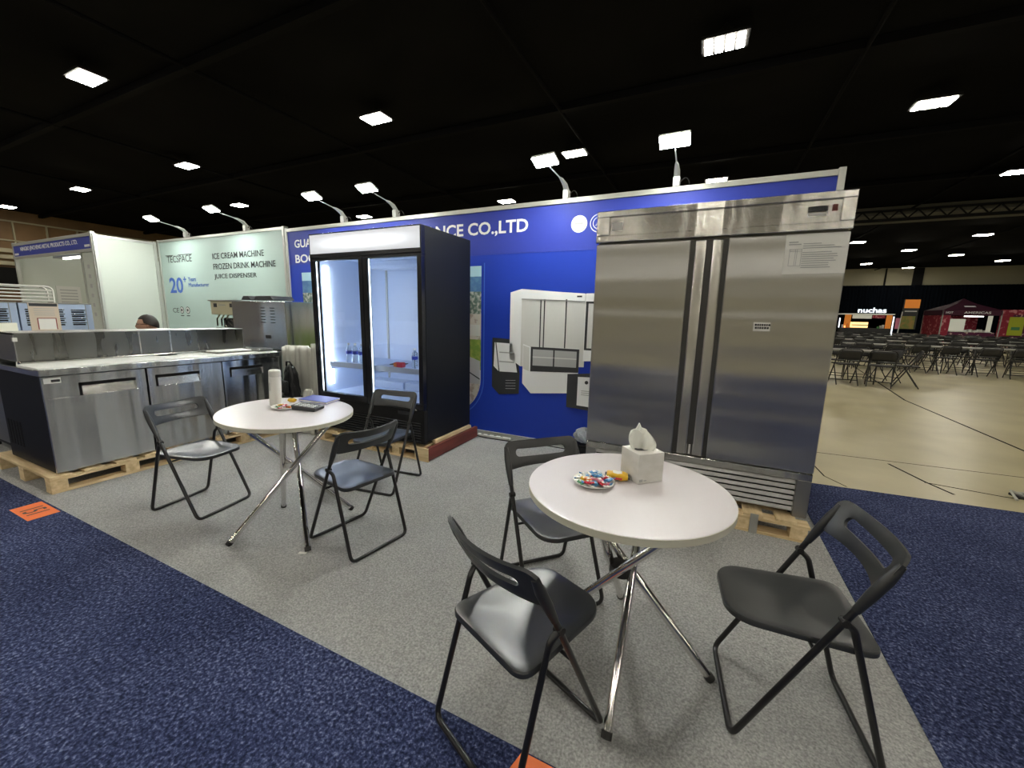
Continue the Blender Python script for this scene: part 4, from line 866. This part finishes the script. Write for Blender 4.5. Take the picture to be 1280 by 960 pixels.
def sweet(x, y, z, a, m, lab, s_=1, rot=(0, 0), tip=0, end='plastic_w'):
    USED[lab] = USED.get(lab, 0)+1
    if USED[lab] > 1: lab = lab.replace(' wrapped sweet', ' sweet, %s one' % ['', '', 'second', 'third', 'fourth'][USED[lab]])
    t = thing('wrapped_sweet', lab, 'sweet', (x, y, z), a, 'wrapped sweets on the paper plates'); t.rotation_euler = (tip, rot[1], a)
    ph_ = random.uniform(0, 6)
    MB().grid(lambda u, v: (.042*s_*(u-.5)*(1+.12*math.sin(6*PI*v+ph_)), .012*s_*math.cos(2*PI*v)*(1-.35*abs(2*u-1)**4)*(1+.22*math.sin(17*u+ph_+4*PI*v)), .009*s_+.0065*s_*math.sin(2*PI*v)*(1-.6*abs(2*u-1)**4)*(1+.3*math.sin(13*u+ph_))), 10, 12).build('wrapper', m, t, smooth=True)
    MB().box(-.010*s_, .010*s_, -.006*s_, .006*s_, .0150*s_, .0162*s_).build('printed_patch', 'plastic_w' if m != 'plastic_w' else 'sblue', t)
    for q in (-1, 1):
        MB().grid(lambda u, v: (q*(.018+.014*u)*s_, (v-.5)*.020*s_*(.5+u), .009*s_+.003*math.sin(v*14)*u), 3, 6).build('twist', end, t, smooth='all', solid=.0006)
pz = Z2
plate(-.318, 1.408, pz, 'white paper plate of sweets beside the yellow wrapper', .077)
PAL = ['sblue', 'red', 'pink', 'sblue', 'plastic_w', 'pink', 'sblue', 'orange_w', 'red', 'plastic_w', 'sblue', 'green', 'yellow', 'pink', 'sblue', 'red', 'sblue', 'plastic_w', 'red', 'sblue', 'green', 'sblue']
CN = dict(sblue='light blue', red='red', pink='pink', orange_w='orange', plastic_w='white', yellow='yellow', green='green')
WH = ['at the left rim', 'at the back', 'at the front rim', 'at the right rim', 'near the middle']
def where(dx, dy):
    vx, vy = dx*.9+dy*.43, -dx*.43+dy*.9
    return ('back' if vy > .015 else 'front' if vy < -.015 else 'middle')+(' right' if vx > .015 else ' left' if vx < -.015 else '')
for i, m in enumerate(PAL):
    a = i*2.4; r = .056*math.sqrt((i+.5)/22); dx, dy = r*math.cos(a), r*math.sin(a)
    sweet(-.318+dx, 1.408+dy, pz+.004+(.011 if i < 9 else 0)+(.008 if i % 3 == 0 else 0), i*1.7, m, '%s wrapped sweet at the %s of the tissue box table plate%s' % (CN[m], where(dx, dy), ', on top' if i < 9 else ', below'), .86, tip=random.uniform(-.45, .45), end=('sblue' if i % 2 else 'plastic_w'))
t = thing('cookie_pack', 'yellow wrapped snack bar leaning on the tissue box', 'snack', (-.247, 1.487, Z2), math.radians(10))
MB().grid(lambda u, v: (.078*(u-.5), .024*math.copysign(abs(math.cos(2*PI*v))**.55, math.cos(2*PI*v))*(1+.05*math.sin(21*u)), .0145+.0135*math.copysign(abs(math.sin(2*PI*v))**.6, math.sin(2*PI*v))*(1-.45*abs(2*u-1)**6)+.0015*math.sin(17*u+9*v)), 16, 20).build('wrapper', 'yellow', t, smooth='all')
for q in (-1, 1): MB().box(q*.041-.005, q*.041+.005, -.020, .020, .010, .018).build('crimp', 'dark_print', t, bevel=.002)
MB().grid(lambda u, v: (.034*(u-.5), .014*(2*v-1), .0298-.002*(2*v-1)**2+.001*math.sin(9*u)), 8, 6).build('printed_patch', 'plastic_w', t, smooth='all'); MB().box(-.02, .018, -.0262, -.0250, .008, .016).build('printed_line', 'red', t)

# left table
def z1(x, y): return .7455-.052*(x+2.252)-.008*(y-1.57)*-1*-1
RT = (TT[0], TT[1])
def on1(o, a=0): o.location.z = z1(o.location.x, o.location.y); M_ = Matrix.Rotation(TT[0], 4, 'X') @ Matrix.Rotation(TT[1], 4, 'Y') @ Matrix.Rotation(a, 4, 'Z'); o.rotation_euler = M_.to_euler(); return o
t = on1(thing('drink_bottle', 'white insulated bottle on the left table', 'bottle', (-2.425, 1.610, 0)))
MB().lathe([(.030, 0), (.034, .003), (.035, .02), (.035, .178), (.0335, .186)], 32).build('body', 'plastic_w', t, smooth=True); MB().lathe([(.0325, .186), (.0345, .190), (.0345, .222), (.030, .228), (.01, .229)], 32).build('lid', 'plastic_w', t, smooth=True)
MB().box(-.004, .004, -.0362, -.0352, .10, .15).build('print', 'grey_print', t)
on1(plate(-2.325, 1.590, 0, 'white paper plate of sweets beside the white bottle', .068))
for i, m in enumerate(['red', 'yellow', 'pink', 'red', 'green', 'orange_w', 'dark_print', 'red']):
    a = i*2.4+1; r = .042*math.sqrt((i+.5)/8); dx, dy = r*math.cos(a), r*math.sin(a)
    sweet(-2.325+dx, 1.590+dy, z1(-2.325+dx, 1.59+dy)+.004+(.009 if i < 3 else 0), i*1.3, m, '%s wrapped sweet at the %s of the bottle table plate' % (CN.get(m, 'dark'), where(dx, dy)), .85)
t = on1(thing('candy_tin', 'small yellow wrapped candy behind the white bottle', 'sweet', (-2.42, 1.72, 0)), .4); MB().grid(lambda u, v: (.045*(u-.5), .016*math.cos(2*PI*v), .015+.014*math.sin(2*PI*v)*(1-.4*abs(2*u-1)**4)), 8, 12).build('wrapper', 'yellow', t, smooth='all'); MB().box(-.006, .006, -.012, .012, .0285, .0295).build('mark', 'dark_print', t)
t = on1(thing('calculator', 'dark desk calculator with pale keys at the middle of the left table', 'calculator', (-2.205, 1.672, 0)), math.radians(18))
MB().prism([(-.075, 0), (.075, 0), (.082, .022), (-.082, .030)], .105, Matrix.Translation((0, .052, 0)) @ RX90).build('case', 'dark_print', t, bevel=.004)
MB().box(-.058, -.01, .018, .042, .0285, .0315).build('display', 'scr', t)
for i in range(5):
    for j in range(3): MB().box(-.062+.026*i, -.044+.026*i, -.042+.019*j, -.029+.019*j, .0275-.001*i, .0325-.001*i).build('key', 'btn', t, bevel=.001)
t = on1(thing('notebook', 'closed blue notebook at the back of the left table', 'notebook', (-2.335, 1.862, 0)), math.radians(14))
box('cover', 'nb', t, -.105, .105, -.075, .075, 0, .002, .0005); box('pages', 'paper', t, -.102, .103, -.073, .073, .002, .013); box('cover', 'nb', t, -.105, .105, -.075, .075, .013, .0155, .0005)

# ============================================================ FLOOR STICKERS, PAPER SCRAP, SCRAP METAL
t = thing('floor_sticker', 'orange booth number sticker reading 151 at far left carpet edge', 'sticker', (-3.885, .880, .0105), 0)
MB().prism([(-.155, -.072), (.155, -.072), (.155, .072), (-.155, .072)], .0012).build('sheet', 'orange', t)
text('lettering', '151', 'dark_print', t, -.062, .062, -.052, .052, 0, .006, Matrix.Translation((0, 0, .0018)) @ Matrix.Rotation(-PI/2, 4, 'X'), .0004)
t = thing('floor_sticker', 'orange sticker under the front left chair at the bottom edge', 'sticker', (-.275, .880, .0105), 0)
MB().prism([(-.155, -.075), (.125, -.075), (.125, .080), (-.115, .080)], .0012).build('sheet', 'orange', t)
t = thing('paper_scrap', 'tiny white paper scrap on the grey carpet by the left table foot', 'paper', (-1.925, 1.365, .0065), .4); MB().box(-.022, .022, -.008, .008, 0, .002).build('scrap', 'paper', t)
t = thing('scrap_metal', 'bent grey metal scrap on the concrete at the right edge', 'scrap', (2.42, 4.48, .002), .3)
MB().tube([(-.12, -.10, .01), (-.06, .02, .04), (.02, -.12, .012)], .010, 5).build('bracket', 'alu', t); MB().box(-.05, .28, -.05, .04, .0, .018).build('plate', 'dark_print', t); MB().tube([(.0, .05, .01), (.25, .0, .05)], .010, 5).build('rod', 'alu', t)

# ============================================================ FOOD COURT
def folding():
    t = thing('folding_chair', '', 'chair', (0, 0, 0), 0, 'black folding chairs at the food court tables')
    hw = .215
    MB().tube(bend([(.20, hw, .01), (-.20, hw, .79), (-.20, -hw, .79), (.20, -hw, .01)], .09, 4), .012, 6).build('front_frame', 'fframe', t, smooth=True)
    MB().tube(bend([(.06, hw-.02, .46), (-.22, hw-.02, .01)], .01), .011, 6).build('rear_leg', 'fframe', t); MB().tube([(.06, -hw+.02, .46), (-.22, -hw+.02, .01)], .011, 6).build('rear_leg', 'fframe', t)
    MB().tube([(-.16, hw-.02, .12), (-.16, -hw+.02, .12)], .008, 5).build('stretcher', 'fframe', t); MB().tube([(.165, hw, .09), (.165, -hw, .09)], .008, 5).build('stretcher', 'fframe', t)
    MB().box(-.19, .21, -hw+.02, hw-.02, .445, .475).build('seat', 'fchair', t, bevel=.010)
    MB().grid(lambda u, v: (-.125-.07*v-.02*(1-(2*u-1)**2), (u-.5)*2*(hw-.015)*(1-.12*v**4), .56+.21*v), 8, 4).build('backrest', 'fchair', t, smooth='all', solid=.015)
    return t
def ftable():
    t = thing('folding_table', '', 'table', (0, 0, 0), 0, 'long dark food court tables')
    MB().box(-1.20, 1.20, -.38, .38, .715, .745).build('tabletop', 'ftable', t, bevel=.006)
    for s_ in (-1, 1):
        for y in (-.30, .30): MB().tube([(s_*.95, y, .01), (s_*.95, y, .715)], .014, 6).build('leg', 'fframe', t)
        MB().tube([(s_*.95, -.30, .2), (s_*.95, .30, .2)], .010, 5).build('leg_brace', 'fframe', t)
    return t
fc, ft = folding(), ftable(); c1 = t1 = True
OR = ['first', 'second', 'third', 'fourth', 'fifth', 'sixth', 'seventh', 'eighth', 'ninth', 'tenth', 'eleventh', 'twelfth', 'thirteenth', 'fourteenth', 'fifteenth', 'sixteenth', 'seventeenth', 'eighteenth', 'nineteenth', 'twentieth', 'twenty-first', 'twenty-second', 'twenty-third', 'twenty-fourth']
ROWS = [(11.75, [2.60], 0), (15.6, [5.2, 7.7], 0), (19.4, [4.8, 7.4, 10.0], 0), (23.4, [5.6, 8.2, 10.8, 13.4], 0), (27.4, [7.2, 9.8, 12.4, 15.0], 0), (31.4, [8.8, 11.4, 14.0, 16.6], 0)]
slope = -.10
for ri, (y, xs, _) in enumerate(ROWS):
    nn = {'near': 0, 'far': 0}
    for ti, x in enumerate(xs):
        o = ft if t1 else protocopy(ft); t1 = False
        yy = y+slope*(x-xs[0]); o.location = (x, yy, 0); o.rotation_euler = (0, 0, math.atan(slope)); label(o, '%s long dark table from the left in the %s food court row' % (OR[ti], OR[ri]))
        for side, nm in ((-1, 'near'), (1, 'far')):
            for k in range(4):
                if ri == 0 and k < 1: pass
                dx = -.90+.60*k+random.uniform(-.07, .07); dy = side*(.47+random.uniform(0, .14)); rz = (PI/2 if side < 0 else -PI/2)+random.uniform(-.3, .3)
                if random.random() < .12: dy = side*.90; rz += random.choice((-.7, .7))
                o = fc if c1 else protocopy(fc); c1 = False; o.location = (x+dx, yy+dy+slope*dx, 0); o.rotation_euler = (0, 0, rz)
                label(o, 'black folding chair, %s from left, %s side of %s food row' % (OR[nn[nm]], nm, OR[ri])); nn[nm] += 1
o = protocopy(fc); o.location = (4.02, 11.35, 0); o.rotation_euler = (0, 0, math.radians(165)); label(o, 'black folding chair standing askew at the right end of the nearest food court table')
o = protocopy(fc); o.location = (3.92, 12.1, 0); o.rotation_euler = (0, 0, math.radians(200)); label(o, 'black folding chair behind the askew one at the nearest table end')
# food stand with lit letters
t = thing('food_stand', 'orange food stand with white lit letters reading nuchas', 'food stand', (10.7, 38, 0))
box('counter', 'dark_print', t, -1.5, 1.4, -.3, .3, 0, 1.0, .01)
for k, (m_, h_) in enumerate((('plastic_w', .22), ('stand_glow', .14), ('lt_print', .30), ('plastic_w', .16), ('green', .12), ('lt_print', .2), ('plastic_w', .26))): box('counter_item', m_, t, .15+.13*k if k > 3 else -1.4+.12*k, .24+.13*k if k > 3 else -1.32+.12*k, -.28, -.1, 1.0, 1.0+h_); box('back_wall', 'drape', t, -1.5, 1.5, 1.5, 1.6, 0, 2.15)
for x, w_ in ((-1.30, .36), (1.08, .30)): box('side_panel', 'orange_s', t, x, x+w_, -.28, -.2, .7, 1.95)
box('roof', 'menu', t, -1.5, 1.5, -.32, 1.5, 1.98, 2.04); text('lettering', 'nuchas', 'sign_glow', t, -.62, .98, 2.1, 2.46, -.34, .015, None, .04)
box('menu_board', 'menu', t, -.85, .25, -.25, -.2, 1.68, 1.94); box('menu_board', 'crimson', t, .3, 1.0, -.25, -.2, 1.72, 1.93)
box('food_display', 'stand_glow', t, -.85, .1, -.25, .2, 1.02, 1.42); box('display_shelf', 'dark_print', t, -.85, .1, -.27, -.25, 1.18, 1.24)
box('light_column', 'sign_glow', t, 1.44, 1.50, -.3, -.25, .5, 1.85); box('poster', 'pink', t, 1.6, 2.0, -.3, -.27, 1.0, 1.75)
box('light_column', 'sign_glow', t, -1.62, -1.56, -.3, -.25, 1.0, 1.7)
t = thing('banner_stand', 'tall feather banner stand with orange top beside the food stand', 'banner', (12.85, 37.6, 0), -.1)
MB().tube([(-.40, 0, 0), (-.30, 0, 2.2)], .03, 6).build('pole', 'plastic_w', t); box('banner', 'dark_print', t, -.32, .50, -.02, .0, 1.0, 3.05)
box('banner_head', 'orange_s', t, -.26, .52, -.04, -.021, 2.45, 3.04); box('banner_picture', 'food_p', t, -.32, .40, -.04, -.021, 1.02, 1.90); box('banner_line', 'lt_print', t, -.2, .42, -.04, -.021, 2.2, 2.27); box('base', 'fframe', t, -.6, .3, -.2, .2, 0, .04)
# plum canopy
t = thing('canopy_tent', 'dark plum peaked canopy tent with white lettering in the food court', 'tent', (15.9, 38.5, 0)); t.scale = (.88, .88, .95)
cv = [(-1.62, -1.5, 2.45), (1.62, -1.5, 2.45), (1.62, 1.5, 2.45), (-1.62, 1.5, 2.45), (0, 0, 3.32), (-.5, -.5, 2.95), (.5, -.5, 2.95), (.5, .5, 2.95), (-.5, .5, 2.95)]
MB().add(cv, [(0, 1, 6, 5), (1, 2, 7, 6), (2, 3, 8, 7), (3, 0, 5, 8), (5, 6, 4), (6, 7, 4), (7, 8, 4), (8, 5, 4)]).build('canopy', 'purple', t, solid=.02)
for (a, b_, c_, d_) in ((-1.62, 1.62, -1.51, -1.49), (-1.62, 1.62, 1.49, 1.51), (-1.63, -1.61, -1.5, 1.5), (1.61, 1.63, -1.5, 1.5)): box('valance', 'purple', t, a, b_, c_, d_, 2.12, 2.46)
for x in (-1.6, 1.6):
    for y in (-1.48, 1.48): box('leg', 'alu', t, x-.03, x+.03, y-.03, y+.03, 0, 2.45)
text('lettering', 'AMERICAS', 'white_print', t, -.45, 1.0, 2.22, 2.38, -1.52, .02); text('lettering', 'HOT', 'white_print', t, -1.45, -1.05, 2.22, 2.36, -1.52, .02)
T = Matrix.Translation((0, -1.02, 2.72)) @ Matrix.Rotation(-math.radians(27+0), 4, 'X')
MB().grid(lambda u, v: ((u-.5)*.62, 0, (v-.5)*.20), 6, 2, T=Matrix.Translation((0, -1.05, 2.73)) @ Matrix.Rotation(-math.radians(63), 4, 'X')).build('roof_emblem', 'white_print', t, solid=.01)
box('counter_skirt', 'plum_p', t, -1.5, 1.5, -1.35, -.8, 0, .95); box('counter_top', 'plastic_w', t, -1.0, 1.3, -1.4, -.8, .95, .99); box('rear_print', 'crimson', t, -1.6, 1.6, 1.3, 1.4, .6, 2.1)
box('menu_board', 'menu', t, -1.1, -.25, -1.45, -1.42, 1.0, 1.85); box('tube_light', 'tube_glow', t, -.30, .75, -1.3, -1.25, 2.02, 2.07); box('side_print', 'crimson', t, -1.62, -1.58, -1.5, 1.4, .2, 2.1); box('front_print', 'crimson', t, -1.6, -1.15, -1.5, -1.47, .2, 2.1)
box('price_board', 'menu', t, .95, 1.2, -1.42, -1.38, 1.0, 2.1)
for k in range(5): box('food_tub', 'plastic_w', t, -.2+.28*k, -.02+.28*k, -1.3, -1.0, .99, 1.10+.05*(k % 2))
t = thing('printed_booth', 'crimson and plum printed booth wall at the right of the plum tent', 'booth', (19.2, 38.2, 0))
box('front_wall', 'plum_p', t, -.9, 3.0, 0, .06, 0, 2.1); box('header', 'crimson', t, -1.5, 3.0, -.04, .06, 2.1, 2.42); box('side_wall', 'crimson', t, -1.5, -.9, -.02, .06, .0, 2.1); box('poster', 'lime', t, -1.05, -.35, -.06, -.03, .75, 1.95); box('poster', 'lime', t, 1.0, 1.6, -.03, -.005, .9, 1.5)
box('poster_picture', 'green', t, -.9, -.5, -.07, -.06, 1.1, 1.3)
for u in (-.3,): box('counter_box', 'plastic_w', t, -.2, .2, -.4, -.05, .0, .9)

bpy.context.view_layer.update()
